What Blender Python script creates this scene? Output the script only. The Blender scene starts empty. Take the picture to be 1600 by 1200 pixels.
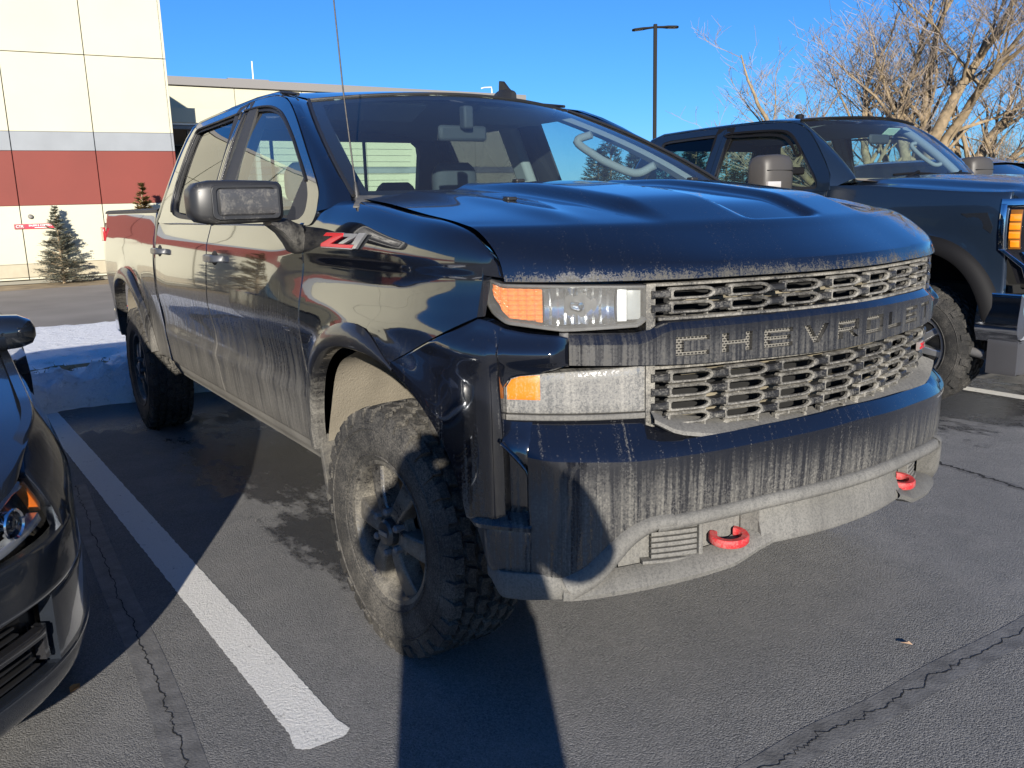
import bpy, bmesh, math, random
import numpy as np
from mathutils import Vector, Matrix
random.seed(7); RNG = np.random.default_rng(7)
SC = bpy.context.scene
COL = SC.collection
rad = math.radians

# ------------------------------------------------------------------ camera
CAM = Vector((-2.0719, -2.4023, 1.4173))
YAW, PITCH, ROLL, FPX = 0.58154752, 0.20564566, 0.02791716, 1350.06
_f = Vector((math.sin(YAW)*math.cos(PITCH), math.cos(YAW)*math.cos(PITCH), -math.sin(PITCH)))
_r = Vector((math.cos(YAW), -math.sin(YAW), 0)); _d = _f.cross(_r)
_r2 = math.cos(ROLL)*_r + math.sin(ROLL)*_d; _d2 = -math.sin(ROLL)*_r + math.cos(ROLL)*_d
cd = bpy.data.cameras.new('camera'); cam = bpy.data.objects.new('camera', cd); COL.objects.link(cam)
cam.matrix_world = Matrix.Translation(CAM) @ Matrix((_r2, -_d2, -_f)).transposed().to_4x4()
cd.sensor_width = 36; cd.lens = FPX/1600*36; cd.clip_start = .02; cd.clip_end = 4000
SC.camera = cam

# ------------------------------------------------------------------ sky, sun, exposure
SUN_DIR = Vector((0.4648, 0.8445, -0.2661)).normalized()      # the way the light travels
SUN_EL = math.asin(-SUN_DIR.z); SUN_AZ = math.atan2(-SUN_DIR.x, -SUN_DIR.y)
w = bpy.data.worlds.new('World'); SC.world = w; w.use_nodes = True
nt = w.node_tree; bg = nt.nodes['Background']
sky = nt.nodes.new('ShaderNodeTexSky'); sky.sky_type = 'NISHITA'; sky.sun_disc = False
sky.sun_elevation = SUN_EL; sky.sun_rotation = SUN_AZ; sky.altitude = 200; sky.air_density = 1.0
sky.dust_density = 0.0; sky.ozone_density = 10.0
nt.links.new(sky.outputs[0], bg.inputs[0]); bg.inputs[1].default_value = 0.07
sl = bpy.data.lights.new('sun', 'SUN'); sl.energy = 3.9; sl.angle = rad(.5); sl.color = (1, .93, .82)
so = bpy.data.objects.new('sun', sl); COL.objects.link(so); so.location = (-20, -36, 14)
so.rotation_euler = SUN_DIR.to_track_quat('-Z', 'Y').to_euler()
SC.view_settings.view_transform = 'Standard'; SC.view_settings.look = 'None'
SC.view_settings.exposure = 1.2; SC.view_settings.gamma = 1
SC.view_settings.use_curve_mapping = False
SC.cycles.max_bounces = 8; SC.cycles.transparent_max_bounces = 16

# ------------------------------------------------------------------ material helpers
MATS = {}
def mat(name, col=(.5,.5,.5), rough=.5, metal=0, coat=0, spec=.5, emit=None, bump=0, bscale=200, var=0, vscale=8, trans=0, alpha=1, ior=1.5):
    if name in MATS: return MATS[name]
    m = bpy.data.materials.new(name); m.use_nodes = True; n = m.node_tree.nodes; L = m.node_tree.links
    b = n['Principled BSDF']; b.inputs['Base Color'].default_value = (*col, 1); b.inputs['Roughness'].default_value = rough
    b.inputs['Metallic'].default_value = metal; b.inputs['Coat Weight'].default_value = coat; b.inputs['Coat Roughness'].default_value = .03
    b.inputs['Specular IOR Level'].default_value = spec; b.inputs['Transmission Weight'].default_value = trans; b.inputs['IOR'].default_value = ior
    if bump or var:
        tc = n.new('ShaderNodeTexCoord')
    if var:
        t = n.new('ShaderNodeTexNoise'); t.inputs['Scale'].default_value = vscale; t.inputs['Detail'].default_value = 8
        L.new(tc.outputs['Object'], t.inputs['Vector'])
        r = n.new('ShaderNodeValToRGB'); r.color_ramp.elements[0].position = .3; r.color_ramp.elements[1].position = .7
        r.color_ramp.elements[0].color = (*[c*(1-var) for c in col], 1); r.color_ramp.elements[1].color = (*[min(1, c*(1+var)) for c in col], 1)
        L.new(t.outputs[0], r.inputs[0]); L.new(r.outputs[0], b.inputs['Base Color'])
    if bump:
        t = n.new('ShaderNodeTexNoise'); t.inputs['Scale'].default_value = bscale; t.inputs['Detail'].default_value = 4
        L.new(tc.outputs['Object'], t.inputs['Vector'])
        bp = n.new('ShaderNodeBump'); bp.inputs['Strength'].default_value = bump; bp.inputs['Distance'].default_value = .004
        L.new(t.outputs[0], bp.inputs['Height']); L.new(bp.outputs[0], b.inputs['Normal'])
    MATS[name] = m; return m

class NB:
    """small node builder: values are sockets or floats"""
    def __init__(s, m): s.t = m.node_tree; s.n = s.t.nodes; s.l = s.t.links
    def put(s, sock, v):
        if isinstance(v, bpy.types.NodeSocket): s.l.new(v, sock)
        else: sock.default_value = v
    def math(s, op, a, b=0.0, clamp=False):
        q = s.n.new('ShaderNodeMath'); q.operation = op; q.use_clamp = clamp; s.put(q.inputs[0], a); s.put(q.inputs[1], b); return q.outputs[0]
    def rng(s, v, a, b, c=0., d=1., smooth=False):
        q = s.n.new('ShaderNodeMapRange'); q.interpolation_type = 'SMOOTHSTEP' if smooth else 'LINEAR'; s.put(q.inputs[0], v)
        for i, x in enumerate((a, b, c, d)): s.put(q.inputs[1+i], x)
        return q.outputs[0]
    def xyz(s):
        tc = s.n.new('ShaderNodeTexCoord'); q = s.n.new('ShaderNodeSeparateXYZ'); s.l.new(tc.outputs['Object'], q.inputs[0])
        return tc.outputs['Object'], q.outputs[0], q.outputs[1], q.outputs[2]
    def vec(s, x, y, z):
        q = s.n.new('ShaderNodeCombineXYZ'); s.put(q.inputs[0], x); s.put(q.inputs[1], y); s.put(q.inputs[2], z); return q.outputs[0]
    def noise(s, v, scale, detail=4, rough=.55, dist=0):
        q = s.n.new('ShaderNodeTexNoise'); s.put(q.inputs['Vector'], v); q.inputs['Scale'].default_value = scale
        q.inputs['Detail'].default_value = detail; q.inputs['Roughness'].default_value = rough; q.inputs['Distortion'].default_value = dist; return q.outputs[0]
    def mix(s, f, a, b):
        q = s.n.new('ShaderNodeMix'); q.data_type = 'RGBA'; s.put(q.inputs['Factor'], f)
        s.put(q.inputs[6], a if isinstance(a, bpy.types.NodeSocket) else (*a, 1)); s.put(q.inputs[7], b if isinstance(b, bpy.types.NodeSocket) else (*b, 1)); return q.outputs[2]
    def bump(s, h, st, dist=.004):
        q = s.n.new('ShaderNodeBump'); q.inputs['Strength'].default_value = st; q.inputs['Distance'].default_value = dist; s.put(q.inputs['Height'], h); return q.outputs[0]
    def lin(s, *terms):
        """sum of (socket, factor)"""
        acc = None
        for v, k in terms:
            q = s.math('MULTIPLY', v, k); acc = q if acc is None else s.math('ADD', acc, q)
        return acc

DIRT = (.20, .19, .168)
def dirty(name, col=(.004,.005,.008), rough=.12, coat=1., kind='side', amt=1., zlo=.5, zhi=1.0, dcol=DIRT, floor=0., grain=.8, spec=.5, stk=1.1, flecks=.12, haze=0., st2w=None):
    """paint or plastic under dried road salt: streaks run down, more of it lower down"""
    if name in MATS: return MATS[name]
    m = bpy.data.materials.new(name); m.use_nodes = True; B = NB(m); b = B.n['Principled BSDF']
    P, x, y, z = B.xyz()
    if kind == 'side':      # fine near-vertical streaks along the flank, fanning backwards low down
        u = B.lin((y, 75), (z, 12)); st = B.noise(B.vec(u, 0.0, B.math('MULTIPLY', z, 2.0)), 1.0, 5, .7)
        st2 = B.noise(B.vec(B.lin((y, 9), (z, 3)), 0.0, B.math('MULTIPLY', z, 1.2)), 1.0, 3)
    elif kind == 'front':   # drip lines down the bumper
        u = B.lin((x, 88), (y, -44)); st = B.noise(B.vec(u, 0.0, B.math('MULTIPLY', z, 2.2)), 1.0, 4, .6)
        st2 = B.noise(B.vec(B.lin((x, 20), (y, -10)), 0.0, B.math('MULTIPLY', z, 2.0)), 1.0, 3)
    else:
        st = B.noise(P, 26., 6, .65); st2 = B.noise(P, 6., 4)
    h = B.math('MAXIMUM', B.math('MULTIPLY', B.rng(z, zhi, zlo, 0., 1., True), amt), floor)
    g = B.noise(P, 150., 3, .75); gf = B.noise(P, 330., 2, .6)
    q = B.lin((h, .95), (B.math('SUBTRACT', st, .5), stk), (B.math('SUBTRACT', st2, .5), .45 if kind == 'side' else (.7 if st2w is None else st2w)), (B.math('SUBTRACT', g, .5), grain), (B.math('SUBTRACT', gf, .5), grain*.6))
    f = B.math('MULTIPLY', B.rng(q, .25, .85), .88)
    if haze: f = B.math('MAXIMUM', f, B.math('MULTIPLY', B.math('MULTIPLY', B.rng(z, zhi, zlo, 0., 1., True), haze), B.math('MULTIPLY', B.math('ADD', .22, B.math('MULTIPLY', B.rng(st, .40, .60), 1.05)), B.rng(g, .34, .62, .35, 1.15))))
    spk = B.rng(B.noise(P, 85., 3, .7), .69, .74)                      # stray salt flecks
    f = B.math('MAXIMUM', f, B.math('MULTIPLY', spk, flecks))
    tint = B.mix(B.rng(B.noise(P, 5.), .3, .7), [c*.82 for c in dcol], [c*1.12 for c in dcol])
    B.put(b.inputs['Base Color'], B.mix(f, col, tint))
    B.put(b.inputs['Roughness'], B.rng(f, 0., .5, rough, .8)); B.put(b.inputs['Coat Weight'], B.rng(f, 0., .5, coat, 0.))
    b.inputs['Coat Roughness'].default_value = .02; b.inputs['Coat IOR'].default_value = 1.75; B.put(b.inputs['Specular IOR Level'], B.rng(f, 0., .6, spec, .2))
    B.put(b.inputs['Normal'], B.bump(B.math('MULTIPLY', f, g), .12, .002))
    MATS[name] = m; return m

def glass(name, tint=(.8,.9,.88), rough=0.0, film=0.):
    if name in MATS: return MATS[name]
    m = bpy.data.materials.new(name); m.use_nodes = True; B = NB(m); B.n.remove(B.n['Principled BSDF'])
    out = B.n['Material Output']; tr = B.n.new('ShaderNodeBsdfTransparent'); gl = B.n.new('ShaderNodeBsdfGlossy'); fr = B.n.new('ShaderNodeFresnel')
    tr.inputs[0].default_value = (*tint, 1); gl.inputs['Roughness'].default_value = rough; gl.inputs['Color'].default_value = (1,1,1,1); 
    ge = B.n.new('ShaderNodeNewGeometry'); B.put(fr.inputs[0], B.rng(ge.outputs['Backfacing'], 0., 1., 1.52, 1/1.52))      # one sheet, seen from either side
    mx = B.n.new('ShaderNodeMixShader'); B.l.new(fr.outputs[0], mx.inputs[0]); B.l.new(tr.outputs[0], mx.inputs[1]); B.l.new(gl.outputs[0], mx.inputs[2])
    last = mx.outputs[0]
    if film:                # thin dried film on the glass
        P, x, y, z = B.xyz(); df = B.n.new('ShaderNodeBsdfDiffuse'); df.inputs[0].default_value = (.55,.53,.48,1)
        q = B.math('MULTIPLY', B.rng(B.noise(P, 55., 6, .7), .25, .8, .5, 1.), film)
        m2 = B.n.new('ShaderNodeMixShader'); B.put(m2.inputs[0], q); B.l.new(last, m2.inputs[1]); B.l.new(df.outputs[0], m2.inputs[2]); last = m2.outputs[0]
    B.l.new(last, out.inputs['Surface']); MATS[name] = m; return m

# ------------------------------------------------------------------ object helpers
def tag(o, label=None, cat=None, group=None, kind=None):
    for k, v in (('label', label), ('category', cat), ('group', group), ('kind', kind)):
        if v: o[k] = v
    return o
def empty(name, loc, label, cat, group=None, rz=0):
    e = bpy.data.objects.new(name, None); COL.objects.link(e); e.location = loc; e.rotation_euler = (0, 0, rz); e.empty_display_size = .1
    return tag(e, label, cat, group)
def attach(o, parent):
    if parent is not None:
        o.parent = parent; o.matrix_parent_inverse = WM(parent).inverted()
    return o
def WM(o):
    m = o.matrix_basis.copy()
    return WM(o.parent) @ o.matrix_parent_inverse @ m if o.parent else m
def mk(name, V, F, m, parent=None, smooth=35, solid=0, bev=0, sub=0, recalc=True):
    me = bpy.data.meshes.new(name); me.from_pydata([tuple(map(float, v)) for v in V], [], F)
    if recalc:
        bm = bmesh.new(); bm.from_mesh(me); bmesh.ops.remove_doubles(bm, verts=bm.verts, dist=1e-5); bmesh.ops.recalc_face_normals(bm, faces=bm.faces); bm.to_mesh(me); bm.free()
    if smooth:
        me.polygons.foreach_set('use_smooth', [True]*len(me.polygons)); me.set_sharp_from_angle(angle=rad(smooth))
    if isinstance(m, (list, tuple)):
        for q in m: me.materials.append(q)
    else: me.materials.append(m)
    o = bpy.data.objects.new(name, me); COL.objects.link(o); attach(o, parent)
    if solid: q = o.modifiers.new('s', 'SOLIDIFY'); q.thickness = solid; q.offset = -1
    if bev: q = o.modifiers.new('b', 'BEVEL'); q.width = bev; q.segments = 2; q.limit_method = 'ANGLE'; q.angle_limit = rad(40)
    if sub: q = o.modifiers.new('u', 'SUBSURF'); q.levels = sub; q.render_levels = sub
    return o
def grid_faces(nu, nv, cu=False, cv=False, off=0):
    F = []
    for i in range(nu - (0 if cu else 1)):
        for j in range(nv - (0 if cv else 1)):
            a, b = i, (i+1) % nu; c, d = j, (j+1) % nv
            F.append((off+a*nv+c, off+b*nv+c, off+b*nv+d, off+a*nv+d))
    return F
def box_vf(c, s, R=None, taper=(1, 1)):
    V = []
    for z in (-1, 1):
        for x, y in ((-1,-1),(1,-1),(1,1),(-1,1)):
            k = taper if z > 0 else (1, 1)
            v = Vector((x*s[0]/2*k[0], y*s[1]/2*k[1], z*s[2]/2)); V.append((R @ v if R else v) + Vector(c))
    return V, [(0,3,2,1),(4,5,6,7),(0,1,5,4),(1,2,6,5),(2,3,7,6),(3,0,4,7)]
def box(name, c, s, m, parent=None, bev=.004, R=None, taper=(1, 1)):
    V, F = box_vf(c, s, R, taper); return mk(name, V, F, m, parent, 30, bev=bev)
def merge(parts):
    V, F = [], []
    for v, f in parts:
        o = len(V); V += list(v); F += [tuple(o+i for i in q) for q in f]
    return V, F
def tube_vf(path, r, n=8, caps=True):
    P = [Vector(q) for q in path]; R = r if isinstance(r, (list, tuple)) else [r]*len(P); V = []
    t0 = (P[1]-P[0]).normalized(); up = Vector((0,0,1)) if abs(t0.z) < .9 else Vector((1,0,0)); nrm = t0.cross(up).normalized()
    for i, q in enumerate(P):
        t = (P[min(i+1, len(P)-1)] - P[max(i-1, 0)]).normalized(); nrm = (nrm - t*nrm.dot(t)).normalized(); bn = t.cross(nrm)
        for k in range(n):
            a = 2*math.pi*k/n; V.append(q + (nrm*math.cos(a) + bn*math.sin(a))*R[i])
    F = grid_faces(len(P), n, False, True)
    if caps: F += [tuple(range(n))[::-1], tuple(range((len(P)-1)*n, len(P)*n))]
    return V, F
def tube(name, path, r, m, parent=None, n=8): V, F = tube_vf(path, r, n); return mk(name, V, F, m, parent, 50)
def lathe_vf(prof, n=48, axis='x', c=(0,0,0), closed=False):
    V = []
    for k in range(n):
        a = 2*math.pi*k/n; ca, sa = math.cos(a), math.sin(a)
        for (h, r) in prof:
            v = {'x': (h, r*ca, r*sa), 'z': (r*ca, r*sa, h), 'y': (r*ca, h, r*sa)}[axis]; V.append((v[0]+c[0], v[1]+c[1], v[2]+c[2]))
    return V, grid_faces(n, len(prof), True, closed)
def lathe(name, prof, m, parent=None, n=48, axis='x', c=(0,0,0), smooth=35): V, F = lathe_vf(prof, n, axis, c); return mk(name, V, F, m, parent, smooth)
def cr(P, n=8, closed=False):
    """Catmull-Rom through points of any dimension"""
    P = np.array(P, float)
    Q = np.vstack([P[-1:], P, P[:2]]) if closed else np.vstack([2*P[:1]-P[1:2], P, 2*P[-1:]-P[-2:-1]])
    out = []
    for i in range(1, len(Q)-2):
        a, b, c, d = Q[i-1:i+3]
        for k in range(n):
            t = k/n; out.append(.5*(2*b + (c-a)*t + (2*a-5*b+4*c-d)*t*t + (3*b-a-3*c+d)*t**3))
    if not closed: out.append(P[-1])
    return np.array(out)
def pchip(xs, ys):
    xs = np.array(xs, float); ys = np.array(ys, float); h = np.diff(xs); dl = np.diff(ys)/h; m = np.zeros(len(xs)); m[0], m[-1] = dl[0], dl[-1]
    for i in range(1, len(xs)-1):
        m[i] = 0 if dl[i-1]*dl[i] <= 0 else 3*(h[i-1]+h[i])/((2*h[i]+h[i-1])/dl[i-1] + (h[i]+2*h[i-1])/dl[i])
    def f(x):
        x = min(max(x, xs[0]), xs[-1]); i = min(max(int(np.searchsorted(xs, x))-1, 0), len(xs)-2); t = (x-xs[i])/h[i]
        return float((2*t**3-3*t*t+1)*ys[i] + (t**3-2*t*t+t)*h[i]*m[i] + (3*t*t-2*t**3)*ys[i+1] + (t**3-t*t)*h[i]*m[i+1])
    return f
def lin(xs, ys): return lambda x: float(np.interp(x, xs, ys))
def sstep(a, b, x): t = min(max((x-a)/(b-a), 0), 1); return t*t*(3-2*t)
def spaced(a, b, n, e=.004):
    q = list(np.linspace(a, b, n)); s = 1 if b > a else -1
    return [a, a+s*e] + q[1:-1] + [b-s*e, b]
def slab(name, M, As, b0, b1, d, th, nv, m, parent=None, e=.004, smooth=35, rim=True):
    """a sheet over (a, b) with rolled edges; M(a,b,d) maps it into the scene"""
    fn = lambda q: q if callable(q) else (lambda *_: q)
    b0, b1, d = fn(b0), fn(b1), fn(d); As = list(As); nu = len(As); V = []; dirb = None
    for i, a in enumerate(As):
        lo, hi = b0(a), b1(a); ee = min(e, abs(hi-lo)*.2); Bs = [lo, lo+ee] + list(np.linspace(lo, hi, nv)[1:-1]) + [hi-ee, hi]
        for j, b in enumerate(Bs):
            edge = (i in (0, nu-1)) + (j in (0, len(Bs)-1)); V.append(M(a, b, d(a, b) - (.6*e if edge and rim else 0)))
    nb = nv+2; F = grid_faces(nu, nb)
    if rim:
        ring = [i*nb for i in range(nu)] + [(nu-1)*nb+j for j in range(1, nb)] + [i*nb+nb-1 for i in range(nu-2, -1, -1)] + [j for j in range(nb-2, 0, -1)]
        o = len(V)
        for k in ring:
            i, j = divmod(k, nb); a = As[i]; lo, hi = b0(a), b1(a); ee = min(e, abs(hi-lo)*.2)
            b = [lo, lo+ee] + list(np.linspace(lo, hi, nv)[1:-1]) + [hi-ee, hi]; V.append(M(a, b[j], d(a, b[j]) - th))
        n = len(ring)
        F += [(ring[k], ring[(k+1) % n], o+(k+1) % n, o+k) for k in range(n)]
    return mk(name, V, F, m, parent, smooth)
def poly_slab(name, M, pts, d0, d1, m, parent=None, bev=.0015, smooth=30):
    """an outline in (a, b) given thickness d0..d1"""
    n = len(pts); V = [M(a, b, d0) for a, b in pts] + [M(a, b, d1) for a, b in pts]
    F = [tuple(range(n))[::-1], tuple(range(n, 2*n))] + [(k, (k+1) % n, n+(k+1) % n, n+k) for k in range(n)]
    return mk(name, V, F, m, parent, smooth, bev=bev)
def ring_slab(name, M, outer, inner, d0, d1, m, parent=None, bev=0, smooth=35):
    """plate between two outlines with the same number of points, thickness d0..d1 (d1 is the face)"""
    n = len(outer); V = [M(a, b, dd) for dd in (d1, d0) for pts in (outer, inner) for a, b in pts]; F = []
    for k in range(n):
        q = (k+1) % n; F += [(k, q, n+q, n+k), (k, 2*n+k, 2*n+q, q), (n+k, n+q, 3*n+q, 3*n+k), (2*n+k, 3*n+k, 3*n+q, 2*n+q)]
    return mk(name, V, F, m, parent, smooth, bev=bev)
def resample(P, n, closed=True):
    P = np.array(P, float); Q = np.vstack([P, P[:1]]) if closed else P
    s = np.concatenate([[0], np.cumsum(np.linalg.norm(np.diff(Q, axis=0), axis=1))]); t = np.linspace(0, s[-1], n, endpoint=not closed)
    return np.stack([np.interp(t, s, Q[:, k]) for k in range(Q.shape[1])], 1)
def copy_tree(o, parent=None):
    c = o.copy(); COL.objects.link(c); c.parent = parent
    for ch in o.children: copy_tree(ch, c)
    return c
from mathutils import noise as MN
def fbm(x, y, z=0, o=4): return MN.fractal(Vector((x, y, z)), 1.0, 2.0, o)

# ------------------------------------------------------------------ ground surfaces
def asphalt_mat():
    m = bpy.data.materials.new('asphalt'); m.use_nodes = True; B = NB(m); b = B.n['Principled BSDF']; P, x, y, z = B.xyz()
    agg = B.noise(P, 165., 7, .8); fine = B.noise(P, 300., 3, .7); big = B.noise(P, .7, 5, .6); mid = B.noise(P, 3.5, 6, .7)
    vor = B.n.new('ShaderNodeTexVoronoi'); vor.inputs['Scale'].default_value = 210; B.l.new(P, vor.inputs['Vector']); vd = vor.outputs['Distance']
    base = B.mix(B.rng(B.lin((agg, .7), (vor.outputs['Color'], .3)), .30, .66), (.066,.067,.069), (.275,.273,.268))
    base = B.mix(B.math('MULTIPLY', B.rng(mid, .45, .75), .5), base, (.31,.30,.285))
    salt = B.math('MULTIPLY', B.rng(B.noise(P, 1.3, 7, .72), .48, .68), B.rng(fine, .46, .62))
    base = B.mix(B.math('MULTIPLY', salt, .75), base, (.42,.41,.385))
    base = B.mix(B.math('MULTIPLY', B.rng(big, .3, .7), .45), base, (.13,.129,.128))
    # melt water that ran out from under the truck and the snow bank
    def blob(cx, cy, rx, ry):
        dx = B.math('DIVIDE', B.math('SUBTRACT', x, cx), rx); dy = B.math('DIVIDE', B.math('SUBTRACT', y, cy), ry)
        return B.math('SUBTRACT', 1.0, B.math('SQRT', B.math('ADD', B.math('MULTIPLY', dx, dx), B.math('MULTIPLY', dy, dy))))
    wet = B.math('MAXIMUM', B.math('MAXIMUM', blob(-.55, 2.5, .75, 1.7), blob(-.78, 1.0, .28, .75)), B.math('MAXIMUM', blob(-.9, 4.3, 1.6, .9), blob(3.6, .9, 1.5, 1.1)))
    wet = B.math('ADD', wet, B.math('MULTIPLY', B.math('SUBTRACT', B.noise(B.vec(B.math('MULTIPLY', x, 2.0), y, z), 3.4, 9, .78), .5), 2.6))
    wet = B.rng(wet, .20, .52, 0., 1., True)
    base = B.mix(B.math('MULTIPLY', wet, .8), base, (.014,.014,.014))
    B.put(b.inputs['Base Color'], base); B.put(b.inputs['Roughness'], B.rng(wet, 0., 1., .78, .22)); b.inputs['Specular IOR Level'].default_value = .45
    hgt = B.lin((agg, 1.0), (fine, .4), (vd, -.9))
    B.put(b.inputs['Normal'], B.bump(B.math('MULTIPLY', hgt, B.rng(wet, 0., 1., 1., .5)), .85, .007)); return m
ASPH = asphalt_mat()
def sheet(name, x0, x1, y0, y1, z, m, parent=None, kind='structure'):
    o = mk(name, [(x0,y0,z),(x1,y0,z),(x1,y1,z),(x0,y1,z)], [(0,1,2,3)], m, parent, 0)
    if kind and parent is None: tag(o, kind=kind)
    return o
lot = sheet('parking_lot', -45, 45, -60, 4.9, 0, ASPH)
tag(sheet('ground', -1500, 1500, -1500, 1500, -.02, mat('turf', (.10,.085,.045), .95, var=.35, vscale=1.5)), kind='structure')
ROADM = mat('road_asphalt', (.20,.185,.165), .85, bump=.4, bscale=60, var=.18, vscale=.8)
sheet('road', -70, 70, 9.7, 17.45, -.004, ROADM)
sheet('verge', -70, 70, 17.45, 19.3, -.008, mat('verge_soil', (.26,.20,.12), .95, bump=.6, bscale=30, var=.35, vscale=3))

def ribbon(name, path, w, z, m, parent, jit=0, n=10, seed=1):
    P = cr(path, n); R = random.Random(seed); V = []
    for i, q in enumerate(P):
        t = P[min(i+1, len(P)-1)] - P[max(i-1, 0)]; t = t/np.linalg.norm(t); nn = np.array([-t[1], t[0]]); j = (R.random()-.5)*jit; ww = w*(.55+.9*R.random()) if jit else w
        for s in (-1, 1): c = q + nn*(j + s*ww/2); V.append((c[0], c[1], z))
    F = [(2*i, 2*i+1, 2*i+3, 2*i+2) for i in range(len(P)-1)]; return mk(name, V, F, m, parent, 0)
CRK = mat('crack_fill', (.012,.012,.012), .9); SEAL = mat('crack_seal', (.14,.138,.134), .7, bump=.5, bscale=120, var=.3, vscale=14)
def wander(path, wide, seed):
    P = cr(path, 44); t = np.gradient(P, axis=0); t /= np.linalg.norm(t, axis=1)[:,None]; V = []
    for i, q in enumerate(P):
        o = .022*fbm(i*.11, seed, 0, 2) + .010*fbm(i*.5, seed, 3, 3); w_ = wide*(.35+1.1*abs(fbm(i*.35, seed, 9, 2))); n_ = np.array([-t[i][1], t[i][0]])
        V += [(*(q+n_*(o-w_/2)), .0022), (*(q+n_*(o+w_/2)), .0022)]
    return mk('crack', V, [(2*i, 2*i+1, 2*i+3, 2*i+2) for i in range(len(P)-1)], CRK, lot, 0)
def crack(path, wide, seed, seal=.10, n=14):
    ribbon('sealed_band', path, seal, .0010, SEAL, lot, 0, 10, seed); wander(path, wide, seed)
crack([(-1.60,2.6),(-1.63,1.9),(-1.655,1.1),(-1.665,.52),(-1.68,.1),(-1.70,-.25),(-1.74,-.9)], .006, 3)
crack([(-1.1,-1.15),(-.486,-1.122),(-.25,-1.115),(-.015,-1.131),(.3,-1.125),(.744,-1.138),(1.5,-1.12),(2.6,-1.2)], .006, 5)
crack([(2.5,.9),(2.30,.35),(2.264,.11),(2.21,-.18),(2.156,-.44),(2.05,-.9)], .03, 9, .06)

def paint_mat():
    m = bpy.data.materials.new('line_paint'); m.use_nodes = True; B = NB(m); b = B.n['Principled BSDF']; P, x, y, z = B.xyz()
    g = B.noise(P, 140., 4, .7); w_ = B.rng(B.math('ADD', B.noise(P, 22., 6, .75), B.math('MULTIPLY', g, .35)), .79, .90)
    B.put(b.inputs['Base Color'], B.mix(w_, B.mix(g, (.62,.61,.58), (.84,.83,.79)), (.09,.09,.09))); b.inputs['Roughness'].default_value = .7
    B.put(b.inputs['Normal'], B.bump(B.lin((B.noise(P, 95., 6, .75), 1.), (g, .4)), .8, .01)); return m
PAINT = paint_mat()
def stall_line(xc, y0, y1, w=.125, seed=1, skew=0):
    R = random.Random(seed); V = []; n = 260
    for i in range(n+1):
        f = (i/n)**1.5; y = y0+(y1-y0)*f; x = xc + skew*f; jl, jr = (R.random()-.5)*.004, (R.random()-.5)*.004
        e = max(0, 1-((y-y0)/.03))**2 * .03 - .010*sstep(.10, .03, y-y0)
        V += [(x-w/2+jl+e, y, .002), (x+w/2+jr-e, y, .002)]
    o = mk('stall_line', V, [(2*i, 2*i+1, 2*i+3, 2*i+2) for i in range(n)], PAINT, lot, 0); return o
stall_line(-1.362, -.36, 4.75, .135, 1, -.17); stall_line(1.36, 1.6, 4.75, .125, 2, -.1); stall_line(4.12, -.3, 4.75, .125, 3, -.08); stall_line(-4.15, -.3, 4.75, .125, 4); stall_line(6.9, -.3, 4.75, .125, 5)

# ------------------------------------------------------------------ snow on the island at the head of the stalls
SNOW = bpy.data.materials.new('snow'); SNOW.use_nodes = True
B = NB(SNOW); b = B.n['Principled BSDF']; P, x, y, z = B.xyz(); nz = B.noise(P, 9., 8, .7)
B.put(b.inputs['Base Color'], B.mix(B.rng(nz, .56, .74), (.80,.81,.82), (.42,.41,.38))); b.inputs['Roughness'].default_value = .75
b.inputs['Subsurface Weight'].default_value = .0; B.put(b.inputs['Normal'], B.bump(B.lin((nz, 1.), (B.noise(P, 60., 4), .25)), .9, .05)); MATS['snow'] = SNOW
def relief(name, x0, x1, y0, y1, nx, ny, fn, m, kind='structure'):
    V = [(x0+(x1-x0)*i/nx, *fn(x0+(x1-x0)*i/nx, y0+(y1-y0)*j/ny)) for i in range(nx+1) for j in range(ny+1)]
    return tag(mk(name, V, grid_faces(nx+1, ny+1), m, None, 60), kind=kind)
def isl(x, y):
    return (y, .05 + .035*fbm(x*.5, y*.5, 1))
ISL = mat('island_turf', (.085,.075,.03), .95, var=.45, vscale=5, bump=.8, bscale=40)
relief('island_lawn', -40, 40, 4.72, 9.72, 80, 14, isl, ISL)
def bank(x, y):
    f = (y-4.62)/1.1; prof = min(1, max(0, f/.17))**.6*(1-.75*sstep(.25, 1, f)) if 0 < f < 1 else 0
    edge = .10*fbm(x*1.3, 3.1, 0) + .05*fbm(x*5, 1.1, 0)
    k = .27 + .10*fbm(x*1.1, y*.6, 5) + .10*fbm(x*3, y*3, 2)
    return (y + edge*(1-f), max(prof*k + (.10*fbm(x*5, y*5, 8)+.05*fbm(x*14, y*14, 3))*prof - (.03 if f <= 0 or f >= 1 else 0), -.02))
tag(relief('snow_bank', -16, 13, 4.62, 5.72, 420, 30, bank, SNOW), kind='structure')
def snowsheet(x, y):
    f = (y-6.3)/3.5; e = min(f, 1-f)*4; n = fbm(x*.7, y*1.6, 11) + .5*fbm(x*3.1, y*4, 4)
    return (y, .02 + .10*min(1, max(-.4, e*1.2 + .28 + n*.75)))
relief('snow_cover', -22, 16, 6.2, 9.85, 260, 60, snowsheet, SNOW)
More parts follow.
